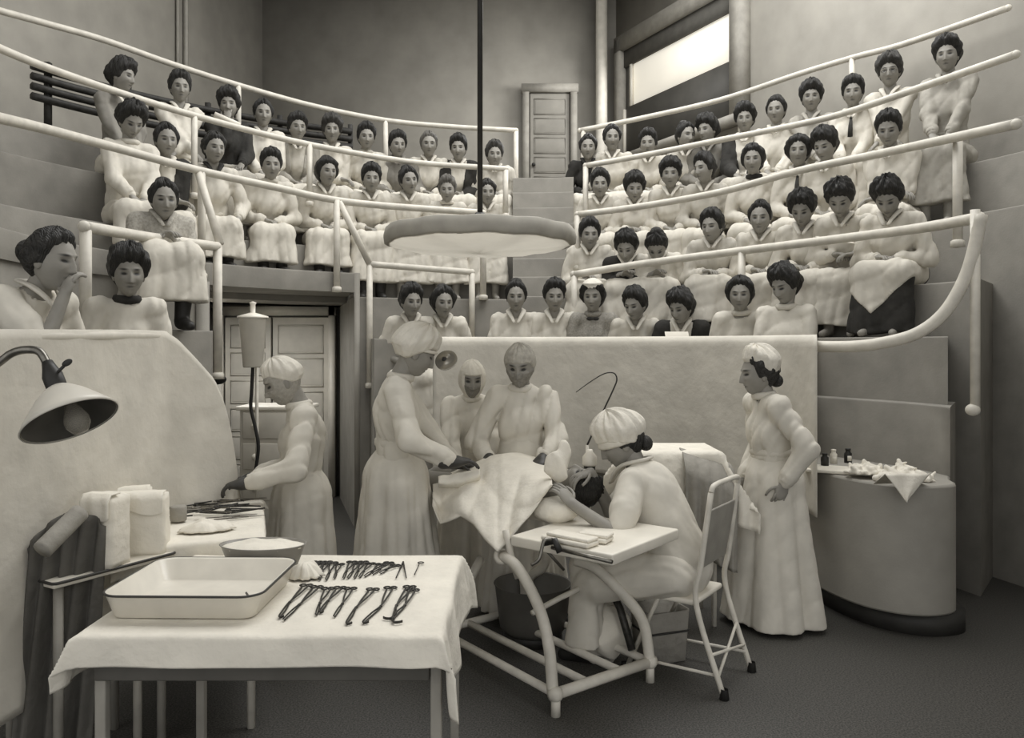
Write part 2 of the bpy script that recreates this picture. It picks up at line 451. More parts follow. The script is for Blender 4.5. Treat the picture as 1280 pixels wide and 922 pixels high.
# window in the right wall: bright upper pane, dark blind below
RN = np.array([-1.24, -.63])/np.linalg.norm(RD)
RA = math.atan2(RD[1], RD[0])
w1 = empty('window_1', (R0[0], R0[1], 4.5), RA); w1['kind'] = 'structure'
ul = np.linalg.norm(RD)
def wbox(t0, t1, z0, z1, y0, y1): return box(((t0+t1)/2*ul, -(y0+y1)/2, (z0+z1)/2-4.5), ((t1-t0)*ul, y1-y0, z1-z0))
obj('frame', [wbox(-.28, -.16, 4.5, 6.35, -.02, .16), wbox(-.28, 1.75, 6.15, 6.38, -.02, .16), wbox(1.55, 1.7, 4.5, 6.2, -.02, .16), wbox(-.28, 1.7, 4.45, 4.55, -.02, .2)], mat('dim_trim', 150), w1, smooth=False)
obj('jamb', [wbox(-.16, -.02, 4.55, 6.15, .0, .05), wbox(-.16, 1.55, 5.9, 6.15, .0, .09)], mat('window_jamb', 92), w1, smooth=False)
obj('sash', [wbox(-.055, -.02, 5.28, 5.9, .04, .09), wbox(-.17, -.14, 4.55, 5.26, .04, .10)], M_white, w1, smooth=False)
obj('pane', [wbox(-.03, 1.5, 5.28, 5.9, .02, .045)], M_glasslamp, w1, smooth=False)
obj('blind', [wbox(-.13, 1.5, 4.55, 5.28, .02, .07)], M_darkpane, w1, smooth=False)

# dark slatted bench back behind the top left row
bn = empty('slatted_bench', tuple(PR(250, 400, 4.75)[:2])+(T6,))
tag(bn, 'dark slatted bench back curving behind the top left row of women', 'bench')
Lb = np.array(bn.location)
for k in range(4):
    pts = [PR(px, 430, 4.88) for px in range(40, 450, 20)]
    pts = [np.array([q[0], q[1], T6+.28+.09*k])-Lb for q in pts]
    obj('slat', [tube(pts, .040, 6, flat=.9)], M_bench, bn)
for px in (60, 160, 260, 350, 438):
    q = PR(px, 430, 4.93); obj('upright', [box((q[0]-Lb[0], q[1]-Lb[1], .32), (.05, .05, .64))], M_bench, bn, smooth=False)

# ================================================================= handrails
def rail(label, px, R, r, posts=(), m=None, ds=None, extra=None, n=6):
    """px: list of (px,py) of the rail's middle; R plan radius; posts: (px, top_py, bottom_py)"""
    pts = [PR(x, y, R) for x, y in px] if ds is None else [P(x, y, d) for (x, y), d in zip(px, ds)]
    o = empty('handrail', tuple(pts[len(pts)//2])); L = np.array(o.location)
    tag(o, label, 'handrail', 'white pipe handrails')
    S = spline(pts, n) if len(pts) > 2 else np.array(pts)
    obj('rail', [tube(S-L, r, 12), ellip(S[0]-L, (r*1.02,)*3), ellip(S[-1]-L, (r*1.02,)*3)], M_pipe, o)
    for q in posts:
        x, y0, y1 = q[:3]; RR = q[3] if len(q) > 3 else R
        if ds is None: a, b = PR(x, y0, RR), PR(x, y1, RR)
        else: a, b = P(x, y0, q[3]), P(x, y1, q[3])
        po = obj('post', [tube([a-L, b-L], r*.95, 12)], M_pipe, o)
        obj('collar', [lathe([(r*.9, .03), (r*1.35, .02), (r*1.4, -.02), (0, -.025)], 14, b-L)], M_pipe, po)
    if extra:
        for e in extra: obj('brace', [tube([PR(x, y, R_)-L for x, y, R_ in e], r*.95, 12)], M_pipe, o)
    return o
rail('topmost white rail along the upper left wall behind the back row', [(-20, 8), (60, 30), (130, 50), (215, 80), (300, 107), (390, 132), (480, 150), (560, 158), (645, 163)], 4.70, .03,
     posts=[(298, 107, 190), (482, 150, 225), (645, 163, 262)])
rail('topmost white rail on the right side, in front of the window', [(725, 163), (800, 148), (900, 125), (1000, 92), (1070, 71), (1130, 55), (1260, 10)], 4.70, .03,
     posts=[(1065, 73, 175), (729, 163, 232)])
rail('second rail from the top on the left, ending beside the aisle stair', [(-20, 52), (52, 82), (150, 116), (245, 145), (340, 170), (420, 187), (520, 203), (632, 211)], 3.68, .03,
     posts=[(243, 145, 245), (387, 180, 255), (632, 211, 270)])
rail('second rail from the top on the right, starting beside the aisle stair', [(732, 207), (800, 195), (900, 175), (1000, 155), (1060, 140), (1140, 113), (1270, 68)], 3.68, .03,
     posts=[(732, 207, 300)])
rail('third rail from the top on the left, with a brace sloping to the rail below', [(-20, 143), (52, 160), (150, 186), (245, 212), (340, 233), (440, 253), (604, 266)], 2.87, .032,
     posts=[(252, 214, 345), (421, 250, 362), (604, 266, 372)], extra=[[(248, 216, 2.87), (275, 305, 2.58)], [(424, 252, 2.87), (462, 330, 2.85)]])
rail('third rail from the top on the right, crossing the middle rows', [(722, 268), (800, 258), (900, 240), (1000, 213), (1100, 192), (1270, 155)], 3.02, .032,
     posts=[(722, 268, 335), (1197, 176, 305)])
rail('short white rail over the two nearest women at the left', [(105, 283), (190, 297), (271, 308)], 2.58, .036,
     posts=[(107, 283, 420), (272, 308, 470)])
rail('short white rail in front of the two women by the passage, above the doctors', [(462, 330), (525, 335), (590, 340)], 2.85, .03,
     posts=[(462, 330, 482), (590, 340, 425)])
rail('long white rail crossing in front of the lower right rows', [(717, 343), (800, 330), (930, 313), (1060, 297), (1150, 285), (1224, 272)], 2.7, .034,
     posts=[(718, 342, 432), (927, 315, 400)])
fr = empty('handrail', tuple(P(1020, 433, 5.2))); L = np.array(fr.location)
tag(fr, 'thick white front rail sweeping up in a curve at the far right', 'handrail', 'white pipe handrails')
arcp = [np.array([E0*math.cos(p)*1.0, E0*math.sin(p)+CEN[1], 1.715]) for p in np.linspace(ang(542, E0), math.radians(16), 14)]
sw = [P(1012, 432, 5.30), P(1060, 433, 5.04), P(1100, 429, 4.86), P(1145, 417, 4.74), P(1180, 391, 4.66), P(1205, 350, 4.62), P(1218, 310, 4.6), P(1226, 268, 4.58)]
obj('rail', [tube(spline(arcp+sw, 5)-L, .036, 14)], M_pipe, fr)
po = obj('post', [tube([P(1219, 262, 4.6)-L, P(1219, 512, 4.6)-L], .026, 12)], M_pipe, fr)
obj('collar', [ellip(P(1216, 512, 4.6)-L, (.04, .04, .035))], M_pipe, po)
for px in (560, 700, 850, 990):
    a = P(px, 430, ray_circle(px, 2.06)); obj('post', [tube([np.array([a[0], a[1], 1.7])-L, np.array([a[0], a[1], T0-.02])-L], .026, 10)], M_pipe, fr)
# rail under the left sheet
LRP = [P(-60, 414, 2.7), P(-10, 414, 2.85), P(40, 414, 3.05), P(100, 414, 3.35), P(160, 414, 3.75), P(205, 415, 4.1)]
lr = empty('handrail', tuple(LRP[3])); L = np.array(lr.location); tag(lr, 'front rail at the far left, hidden under the hanging white sheet', 'handrail', 'white pipe handrails')
S = spline(LRP, 6); S[:, 2] -= .02
obj('rail', [tube(S-L, .028, 10)], M_pipe, lr)
for i in (2, 5):
    q = LRP[i]; obj('post', [tube([np.array([q[0], q[1], q[2]-.02])-L, np.array([q[0], q[1], .0])-L], .024, 10)], M_pipe, lr)
obj('foot', [ellip(P(272, 474, 6.3), (.07, .05, .04))], M_rubber)
bpy.data.objects['foot'].name = 'rubber_stop'; tag(bpy.data.objects['rubber_stop'], 'black rubber stop at the foot of the short left rail', 'stop')

# ================================================================= hung sheets
def front_sheet():
    n, m = 90, 34; V = np.zeros((n, m, 3))
    for i, px in enumerate(np.linspace(541, 1021, n)):
        d0 = ray_circle(px, E0-.05)
        if px > 985: d0 = d0-(px-985)/36*.02
        for j in range(m):
            if j < 4:
                a = math.pi*(1-j/4*1.0)          # over the rail
                rr = E0-.0+.045*-math.cos(a)*-1
                d = ray_circle(px, E0+.045*math.cos(math.pi*j/4)); z = 1.715+.045*math.sin(math.pi*j/4)+.0
            else:
                f = (j-4)/(m-5)
                d = d0-.05*f+(.018*f*math.sin(px*.07+1.5*math.sin(px*.013))+.012*f*math.sin(px*.021+3*f))
                z = 1.715-f*(1.09+.015*math.sin(px*.05))
            q = P(px, 430, d); V[i, j] = (q[0], q[1], z)
    return V
o = obj('hanging_sheet', [grid(front_sheet())], M_sheet); solid(o, .006)
tag(o, 'long plain white sheet hung over the front rail behind the operating group', 'sheet')
def left_sheet():
    n, m = 80, 40; V = np.zeros((n, m, 3))
    tp = [(-60, 412), (-10, 412), (40, 412), (120, 412), (205, 413), (222, 424), (245, 448), (268, 474), (281, 505), (290, 545), (297, 595)]
    xs = [a for a, b in tp]; ys = [b for a, b in tp]
    for i, px in enumerate(np.linspace(-60, 297, n)):
        d0 = np.interp(px, [-60, -10, 40, 100, 160, 205, 297], [2.66, 2.81, 3.01, 3.31, 3.71, 4.05, 4.40])
        yt = np.interp(px, xs, ys); top = P(px, yt, d0)
        zb = .35
        for j in range(m):
            f = j/(m-1)
            z = top[2]+(zb-top[2])*f
            out = .12*f**1.3+.035*f*math.sin(px*.05+2*f)+.02*f*math.sin(px*.11+1)+.03*f*math.sin(px*.019-3*f)
            pp = (px-640)/F0
            dd = d0-out
            V[i, j] = (pp*d0+.10*f*(px/300), dd, z)
    return V
o = obj('hanging_sheet', [grid(left_sheet())], M_sheet); solid(o, .006)
tag(o, 'white sheet draped over the front rail at the left, sloping at its right edge', 'sheet')
# ================================================================= people
SK_L = skin_mat('skin_left', 140, 120, 44)
SK_M = SK_L
HAIRS = [mat('dark_hair', 44, .55, .25, 30, .6, 38, .006, kind='wave'), mat('brown_hair', 58, .55, .25, 30, .6, 38, .006, kind='wave'), mat('fair_hair', 96, .55, .2, 30, .6, 38, .006, kind='wave')]
CL = {'white': mat('white_cotton', 206, .9, .03, 10, .32, 4, .012, kind='wave'), 'cream': mat('cream_cotton', 192, .9, .04, 10, .32, 4, .012, kind='wave'),
      'grey': mat('grey_blouse', 132, .9, .06, 10, .32, 4, .012, kind='wave'), 'dark': mat('dark_wool', 50, .9, .12, 14, .4, 30, .010),
      'check': mat('striped_cotton', 168, .9, .10, 60, .4, 26, .010), 'stripe': mat('grey_stripe', 150, .9, .10, 70, .4, 26, .010), 'mid': mat('mid_grey_cotton', 160, .9, .05, 12, .32, 4, .012, kind='wave')}
M_boot = mat('black_boot', 42, .5, .1)

def ik(S, H, l1, l2, pole):
    S = np.asarray(S, float); H = np.asarray(H, float); v = H-S; d = np.linalg.norm(v)
    if d > (l1+l2)*.995: H = S+v/d*(l1+l2)*.995; v = H-S; d = np.linalg.norm(v)
    a = (l1*l1-l2*l2+d*d)/(2*d); h = math.sqrt(max(l1*l1-a*a, 0)); u = v/d
    p = np.asarray(pole, float); p = unit(p-u*(p @ u))
    return S+u*a+p*h, H

AZ = None
def head_grid(nu=80, nv=68):
    t = np.linspace(-1, 1, nu, endpoint=False); a = math.pi*np.sign(t)*np.abs(t)**1.35
    v = np.linspace(-1, 1, nv); e = math.radians(90)*(.62*v+.38*v**3)
    A, E = np.meshgrid(a, e)
    return A, E
def head_shape(A, E):
    dx, dy, dz = np.sin(A)*np.cos(E), np.cos(A)*np.cos(E), np.sin(E)
    x, y, z = dx*.073, dy*.092, dz*.116
    low = np.clip(-z/.116, 0, 1)
    x = x*(1-.30*low**1.6)
    y = np.where(y < 0, y*(1-.50*low**1.2), y*(1-.04*low))
    y = np.where((y < 0) & (z > 0), y*1.08, y)
    f = np.clip(dy*2.2, 0, 1)
    g = lambda x0, z0, sx, sz: np.exp(-((x-x0)/sx)**2-((z-z0)/sz)**2)
    ax = np.abs(x)
    ga = lambda x0, z0, sx, sz: np.exp(-((ax-x0)/sx)**2-((z-z0)/sz)**2)
    y = y+f*(.014*g(0, -.098, .026, .022)                       # chin
             - .015*ga(.030, .010, .015, .012) + .006*ga(.030, .004, .011, .007)  # sockets, lids
             + .005*ga(.028, .033, .022, .009)                  # brow
             + .006*ga(.040, -.022, .018, .020)                 # cheeks
             + .006*g(0, -.052, .018, .007) + .006*g(0, -.067, .016, .006) - .003*g(0, -.0595, .02, .0025))
    nz = np.clip((.026-z)/.058, 0, 1); nose = np.where((z < .026) & (z > -.036), nz, 0)
    nose = nose+np.where(z <= -.036, np.clip(1-(-.036-z)/.008, 0, 1), 0)*(z <= -.036)
    y = y+f*.024*nose*np.exp(-(x/(.006+.009*nz))**2)
    feat = f*np.maximum.reduce([1.1*ga(.030, .008, .0145, .0070), .85*ga(.032, .032, .019, .0055), .55*g(0, -.0595, .022, .0075), .35*g(0, -.036, .010, .004)])
    return np.stack([x, y, z], -1), np.clip(feat, 0, 1)
def wrap(V):
    """closed-in-azimuth surface from V (rows, cols, 3)"""
    r, c = V.shape[:2]
    i = np.arange(r-1)[:, None]; j = np.arange(c)[None]; j2 = (j+1) % c
    return (V.reshape(-1, 3), np.stack([i*c+j, i*c+j2, (i+1)*c+j2, (i+1)*c+j], -1).reshape(-1, 4))
def head_rot(yaw, pitch, roll=0):
    return rotz(-yaw) @ rotx(-pitch) @ roty(roll)          # yaw to the own right, pitch down
def head_parts(c, R, s, detail=1.0):
    A, E = head_grid(int(80*detail), int(68*detail)); V, f = head_shape(A, E)
    v, q = wrap(V)
    out = [(v @ R.T*s+c, q, f.ravel())]
    for sd in (-1, 1):
        out.append(ellip(np.array([sd*.071, -.008, -.006]) @ R.T*s+c, np.array([.010, .020, .031])*s, R, 10, 8))
    return out
def sstep(x, a, b):
    t = np.clip((x-a)/(b-a), 0, 1); return t*t*(3-2*t)
def shell(c, R, s, off, nu=56, nv=46):
    """surface over the head: off(A,E,V) -> outward offset in metres (negative hides it under the skin)"""
    A, E = head_grid(nu, nv); V, _ = head_shape(A, E)
    N = np.stack([np.sin(A)*np.cos(E), np.cos(A)*np.cos(E), np.sin(E)], -1)
    Vn = V+N*off(A, E, V)[..., None]
    v, q = wrap(Vn)
    return (v @ R.T*s+c, q)
def hair_off(style, seed):
    r = random.Random(seed); ph = [r.uniform(0, 6.3) for _ in range(6)]
    top = {'pomp': .044, 'flat': .026, 'full': .054, 'low': .030}[style]
    side = {'pomp': .029, 'flat': .027, 'full': .040, 'low': .036}[style]
    hl = {'pomp': 33, 'flat': 38, 'full': 30, 'low': 35}[style]
    lowr = {'pomp': 0, 'flat': -2, 'full': 0, 'low': -14}[style]
    def off(A, E, V):
        a = np.degrees(np.abs(A)); e = np.degrees(E)
        hw_ = 66+5*np.sin(ph[4])
        g = (a/hw_)**2.6+np.clip((e+30)/(hl+33+3*np.sin(ph[5])), 0, 9)**2.6
        g = np.where(e < -30, (a/hw_)**2.6, g)*(1+.08*np.sin(13*A+ph[1])*sstep(e, 0, 30))
        m = sstep(g, .92, 1.9)
        el = -6+lowr-34*sstep(a, 95, 150)
        neck = sstep(e, el-9, el+5)
        vol = side+(top-side)*sstep(e, 20, 65)
        vol = vol*(.35+.65*sstep(e, el-2, el+38))
        vol = vol*(1+.14*np.sin(3*A+ph[0])*np.sin(4*E+ph[1])+.16*np.sin(8*A+5*E+ph[2])+.09*np.sin(17*A-9*E+ph[3])+.06*np.sin(29*A+7*E+ph[4]))
        if style in ('flat', 'low'): vol = vol*(1-.5*np.exp(-(A/.14)**2)*sstep(e, 20, 50))
        return m*neck*vol-.014*(1-m*neck)
    return off
def hair_parts(c, R, s, style='pomp', seed=0, bun='top'):
    out = [shell(c, R, s, hair_off(style, seed))]
    if bun:
        p = {'top': (0, -.045, .125), 'back': (0, -.118, .03), 'low': (0, -.105, -.045)}[bun]
        rr = {'top': (.050, .048, .036), 'back': (.052, .040, .050), 'low': (.055, .035, .038)}[bun]
        out.append(ellip(np.array(p) @ R.T*s+c, np.array(rr)*s, R, 14, 10))
    return out

def hand_fingers(W, d, n, side, curl=.6, s=1.0, r0=.0088):
    """fingers and thumb as tubes; d pointing direction, n back of the hand, side +1 if thumb lies toward d x n"""
    d = unit(d); n = unit(n-d*(n @ d)); l = np.cross(d, n)*side
    out = []
    for k, (lat, ln) in enumerate(((.028, .068), (.010, .076), (-.009, .071), (-.027, .056))):
        p = W+(d*.082+l*lat)*s; ang_ = .15; pts = [p-d*.02*s, p]; rr = [r0*s, r0*s]
        for q, seg in enumerate((.45, .32, .25)):
            ang_ += curl*(.55, .75, .6)[q]*(1+.08*k)
            dd = d*math.cos(ang_)-n*math.sin(ang_)+l*lat*2.0
            p = p+unit(dd)*ln*seg*s; pts.append(p); rr.append(r0*s*(.95, .86, .7)[q])
        out.append(tube(spline(pts, 2), np.interp(np.linspace(0, 1, 2*(len(pts)-1)+1), np.linspace(0, 1, len(pts)), rr), 7))
    p = W+(d*.022+l*.026)*s; pts = [p-l*.01*s, p]
    for q, (dd, ln) in enumerate(((d*.55+l*.75-n*.15, .038), (d*.85+l*.35-n*.35, .032), (d*.95-n*.45, .026))):
        p = p+unit(dd)*ln*s; pts.append(p)
    out.append(tube(spline(pts, 2), np.linspace(r0*1.15, r0*.8, 9)*s, 7))
    return out, l

def fit(lo, hi, pts, pad):
    P_ = np.array(pts); return P_.min(0)-pad, P_.max(0)+pad

def make_person(root, J, o):
    """J joints in the root's own frame (facing +Y); o look options"""
    s = o.get('s', 1.06); vx = o.get('vox', .0135); seed = o.get('seed', 0)
    r = random.Random(seed); ph = [r.uniform(0, 6.28) for _ in range(12)]
    R = head_rot(*J['hrot']); hc = np.array(J['head']); hz = s*o.get('hsz', 1.06)
    sk = o.get('skin', SK_L)
    # ---- body
    allp = [J[k] for k in ('pel', 'chest', 'neck', 'eL', 'eR', 'wL', 'wR', 'kL', 'kR', 'aL', 'aR', 'head')]
    lo, hi = fit(0, 0, allp, .24)
    B = Field(lo, hi, vx)
    B.cone(J['pel'], J['chest'], .108*s, .112*s, .03, .75)
    B.cone(J['sL'], J['sR'], .050*s, .050*s, .05)
    B.cone(J['chest'], J['neck'], .10*s, .050*s, .04, .8)
    hb = hc+np.array([0, -.028, -.055]) @ R.T*s
    B.cone(J['neck'], hb, .050*s, .049*s, .03)
    B.ell(hc+np.array([0, -.012, .0]) @ R.T*s, np.array([.058, .074, .09])*s, .01, R)
    fing = []
    for sd in 'LR':
        sg = 1 if sd == 'R' else -1
        B.chain([J['s'+sd], J['e'+sd], J['w'+sd]], [.045*s, .036*s, .026*s], .02)
        d = unit(J['hd'+sd]) if 'hd'+sd in J else unit(np.array(J['w'+sd])-np.array(J['e'+sd]))
        n = np.asarray(J.get('hn'+sd, (0, 0, 1.0)), float)
        n = unit(n-d*(n @ d))
        fs, l = hand_fingers(np.array(J['w'+sd]), d, n, -sg if not J.get('flip'+sd) else sg, J.get('curl'+sd, .55), s, .0092 if vx > .012 else .0088)
        Rm = np.stack([l, d, n], 1)
        B.ell(np.array(J['w'+sd])+d*.045*s, np.array([.040, .054, .017])*s, .015, Rm)
        fing.append((fs, l, d, n))
        B.chain([J['h'+sd], J['k'+sd], J['a'+sd]], [.080*s, .058*s, .038*s], .03)
        B.cone(np.array(J['a'+sd])+[0, -.02, -.03], np.array(J['a'+sd])+np.array([.02*sg, .15, -.055]), .036*s, .026*s, .02)
    bm_ = [B.mesh()]
    hands_gloved = o.get('gloves')
    if not hands_gloved:
        for fs, *_ in fing: bm_ += fs
    bm_ += head_parts(hc, R, hz, o.get('hdet', 1.0))
    body = obj('body', bm_, sk, root)
    if hands_gloved:
        for i, sd in enumerate('LR'):
            fs, l, d, n = fing[i]; w = np.array(J['w'+sd])
            G = Field(w-.16, w+.16, .007)
            G.ell(w+d*.045*s, np.array([.044, .058, .021])*s, .015, np.stack([l, d, n], 1))
            G.cone(w-d*.05*s, w+d*.02*s, .036*s, .032*s, .02)
            g = obj('glove', [G.mesh()]+fs, o.get('glovemat', MATS['dark_rubber_glove']), root)
    # ---- hair
    if o.get('hair', 'pomp'):
        obj('hair', hair_parts(hc, R, hz, o.get('hair', 'pomp'), seed, o.get('bun', 'top')), HAIRS[o.get('hc', 0)], root)
    top = CL[o.get('top', 'white')] if isinstance(o.get('top', 'white'), str) else o['top']
    def fold(X, Y, Z, a=1.0, fx=30):
        vl = lambda u: (1-np.abs(np.sin(u)))**2.2
        return .0115*a*(1.0*vl(fx*X+3*Z+ph[0]+1.1*np.sin(6*Z+ph[1])+.7*np.sin(13*X+ph[9]))+.45*vl(14*Y+7*Z+ph[2]+1.1*np.sin(8*X+ph[3]))+.9*vl(13*X+17*Z+6*Y+ph[4]+1.5*np.sin(7*Y+ph[5])+1.1*np.sin(9*X+ph[10]))-.62)
    pel, ch, nk = (np.array(J[k]) for k in ('pel', 'chest', 'neck'))
    # ---- upper garment
    sl = o.get('sleeve', 'long')
    pts = [pel, ch, nk, J['sL'], J['sR'], J['eL'], J['eR']]+([J['wL'], J['wR']] if sl == 'long' else [])
    lo, hi = fit(0, 0, pts, .23)
    def bodice(grow=0.0, sleeves=True, sl_=sl):
        U = Field(lo, hi, vx)
        U.cone(pel+[0, 0, .02], pel*.55+ch*.45, .155*s+grow, .128*s+grow, .04, .76); U.cone(pel*.55+ch*.45, ch, .128*s+grow, .146*s+grow, .04, .76)
        fb = np.array([0, .055, -.02])*s
        U.ell(ch+fb+[0, 0, -.03], np.array([.128, .078, .100])*s+grow, .06)
        if o.get('loose'): U.cone(pel+[0, -.02, .0], ch+[0, -.03, .0], .172*s+grow, .150*s+grow, .05, .85); U.cone(pel+[0, -.07, .02], nk+[0, -.05, -.05], .10*s+grow, .09*s+grow, .06)
        U.cone(J['sL'], J['sR'], .060*s+grow, .060*s+grow, .05)
        U.cone(ch, nk+[0, 0, -.01], .12*s+grow, .060*s+grow, .05, .85)
        if sleeves:
            for sd in 'LR':
                S, Ee, Wr = (np.array(J[k+sd]) for k in 'sew')
                if sl_ == 'long':
                    U.chain([S, Ee, Ee*.25+Wr*.75], [.066*s+grow, .060*s+grow, .046*s+grow], .025)
                    U.cone(Ee*.25+Wr*.75, Ee*.1+Wr*.9, .050*s, .038*s, .01)
                else:
                    U.cone(S, S*.45+Ee*.55, .066*s+grow, .072*s+grow, .025)
                    U.cone(S*.45+Ee*.55, S*.12+Ee*.88, .072*s+grow, .056*s, .01)
        return U
    U = bodice()
    U.mod(lambda X, Y, Z: fold(X, Y, Z, o.get('foldamp', 1.0)))
    nkf = unit(np.array(J['head'])-nk)
    vn = o.get('neck', 'v')
    if vn == 'v':
        U.cone(nk+[0, .05*s, .05], nk+np.array([0, .125*s, -.075*s]), .052*s, .012, .012, neg=True)
    U.cone(nk+nkf*.01, nk+nkf*.14, .060*s if vn != 'high' else .056*s, .064*s, .01, neg=True)
    ub = U.mesh()
    obj(o.get('topname', 'blouse'), [ub], top, root)
    # collar
    cm = CL[o['collar']] if o.get('collar') else top
    if vn == 'v':
        cp = [nk+np.array(q)*s for q in ((.012, .135, -.075), (.040, .105, -.02), (.064, .055, .025), (.058, -.01, .045), (.035, -.050, .055), (-.035, -.050, .055), (-.058, -.01, .045), (-.064, .055, .025), (-.040, .105, -.02), (-.012, .135, -.075))]
        S_ = spline(cp, 3)
        obj('collar', [tube(S_, np.interp(np.linspace(0, 1, len(S_)), [0, .2, .5, .8, 1], [.014, .024, .020, .024, .014])*s, 8, flat=.45, upv=(0, .5, 1))], cm, root)
    else:
        a = np.linspace(0, 2*math.pi, 20, endpoint=False)
        ring = [nk+nkf*.015+np.array([.060*math.cos(t), .058*math.sin(t)+.004, .012*math.cos(2*t)*0-.008*math.sin(t)])*s for t in a]
        obj('collar', [tube(np.array(ring), .017*s if vn != 'high' else .018*s, 8, closed=True, flat=1.3)], cm, root)
    if o.get('tie'):
        t0 = nk+np.array([0, .125, -.035 if vn != 'v' else -.075])*s
        if o['tie'] == 'bow':
            obj('bow_tie', [ellip(t0+[.028, 0, 0], (.030, .012, .017)), ellip(t0+[-.028, 0, 0], (.030, .012, .017)), ellip(t0, (.010, .013, .012))], CL['dark'], root)
        else:
            obj('necktie', [ellip(t0, (.014, .014, .014)), tube([t0, t0+[0, .035, -.09], t0+[0, .045, -.19]], [.012, .020, .024], 8, flat=.4, upv=(0, 1, 0))], CL['dark'], root)
    if o.get('jacket'):
        K = bodice(.012, True)
        K.mod(lambda X, Y, Z: fold(X, Y, Z, .6))
        zt = nk[2]+.02; zb = pel[2]+.03; yb = ch[1]
        K.cut(lambda X, Y, Z: np.where(Y > (pel[1]+(ch[1]-pel[1])*np.clip((Z-pel[2])/(ch[2]-pel[2]+1e-6), 0, 1.3))+.02, (.025+.075*np.clip((Z-zb)/(zt-zb), 0, 1))-np.abs(X), -.1)+0*Z)
        K.cone(nk+nkf*.0, nk+nkf*.14, .066*s, .07*s, .01, neg=True)
        obj('jacket', [K.mesh()], CL[o['jacket']], root)
    if not o.get('gown') and not o.get('loose'):
        a = np.linspace(0, 2*math.pi, 28, endpoint=False); wc = pel*.58+ch*.42; up = unit(ch-pel); fw = unit(np.array([0, 1.0, 0])-up*up[1])
        k_ = 1.28 if o.get('loose') else 1.0
        obj('belt', [tube(np.array([wc+np.array([1.0, 0, 0])*.134*s*k_*math.cos(t)+fw*.107*s*k_*math.sin(t)+(up*0 if not o.get('loose') else -fw*.02) for t in a]), .009, 6, closed=True, flat=2.2, upv=up)], CL[o['belt']] if o.get('belt') in CL else (CL[o['skirt']] if o.get('skirt') else top), root)
    if sl == 'long' and not o.get('jacket'):
        for sd in 'LR':
            Ee, Wr = np.array(J['e'+sd]), np.array(J['w'+sd]); c_ = Ee*.14+Wr*.86; ax_ = unit(Wr-Ee)
            obj('cuff', [tube([c_-ax_*.022, c_-ax_*.016, c_+ax_*.016, c_+ax_*.022], np.array([.040, .044, .043, .036])*s, 12)], top, root)
    # ---- lower garment
    sk_m = CL[o.get('skirt', 'white')]
    if o.get('stand'):
        zh = o.get('hem', .05); w = o.get('hemw', .30); d_ = o.get('hemd', .8)
        foot = np.array([pel[0], pel[1]+o.get('hemy', 0), zh]); wz = ch[2]-.22*s
        lo2 = np.array([foot[0]-w-.15, foot[1]-w-.15, zh-.02]); hi2 = np.array([foot[0]+w+.15, foot[1]+w+.15, wz+.12])
        lo2 = np.minimum(lo2, pel-.3); lo2[2] = zh-.03; hi2 = np.maximum(hi2, [pel[0]+.3, pel[1]+.3, wz+.1])
        K = Field(lo2, hi2, vx)
        K.cone([pel[0], pel[1], wz], pel+[0, -.01, -.02], .135*s, .185*s, .03, .8)
        K.cone(pel+[0, -.01, -.02], foot+[0, 0, -.1], .185*s, w, .05, d_)
        nf = o.get('nf', 9)
        def ff(X, Y, Z):
            t = np.clip((pel[2]+.12-Z)/(pel[2]+.12-zh), 0, 1)
            th = np.arctan2((Y-pel[1]-(foot[1]-pel[1])*t)/d_, X-pel[0]-(foot[0]-pel[0])*t)
            return .055*o.get('skf', 1)*t**.7*((1-np.abs(np.sin(nf*.5*th+ph[6]+.5*np.sin(2*th+ph[7])+.5*t)))**1.3+.5*(1-np.abs(np.sin((nf-1)*th+ph[8]-.8*t)))**1.5-.5)+fold(X, Y, Z, .35)
        K.mod(ff)
        K.cut(lambda X, Y, Z: zh+.012*np.sin(6*X+ph[9])-Z+0*Y)
        obj(o.get('skirtname', 'skirt'), [K.mesh()], sk_m if not o.get('gown') else top, root)
        if o.get('belt'):
            a = np.linspace(0, 2*math.pi, 26, endpoint=False); bz = wz+.06
            obj('belt', [tube(np.array([[pel[0]+.142*s*math.cos(t), pel[1]+.112*s*math.sin(t)+(ch[1]-pel[1])*.4, bz] for t in a]), .010, 8, closed=True, flat=2.4)], top, root)
    else:
        zh = J['hemz']
        kl, kr = np.array(J['kL']), np.array(J['kR'])
        al, ar = np.array(J['aL']), np.array(J['aR'])
        lo2, hi2 = fit(0, 0, [pel, kl, kr, al, ar], .27)
        def lower(grow=0.0, vox=vx):
            K = Field(lo2, hi2, vox)
            if o.get('loose'):
                for sg in (-1, 1):
                    K.cone(pel+[sg*.13, -.04, -.03], np.array(J['kR' if sg > 0 else 'kL'])+[sg*.05, -.08, -.06], .09*s, .10*s, .06)
            K.ell(pel+[0, 0, -.0], np.array([.195, .145, .125])*s+grow, .04)
            K.cone(np.array(J['hL'])+[0, 0, .01], kl, .100*s+grow, .088*s+grow, .05); K.cone(np.array(J['hR'])+[0, 0, .01], kr, .100*s+grow, .088*s+grow, .05)
            mk = (kl+kr)/2; ma = (al+ar)/2
            K.cone(pel+[0, .05, .0], mk+[0, -.02, -.01], .10*s+grow, .075*s+grow, .06)
            t = (kl[2]-zh)/max(kl[2]-al[2], .05)
            el, er = kl+(al-kl)*t+[-.05, .03, 0], kr+(ar-kr)*t+[.05, .03, 0]
            K.cone(kl, el, .086*s+grow, .100*s+grow, .05, .85); K.cone(kr, er, .086*s+grow, .100*s+grow, .05, .85)
            K.cone(mk, (el+er)/2, .07*s+grow, .095*s+grow, .06, .8)
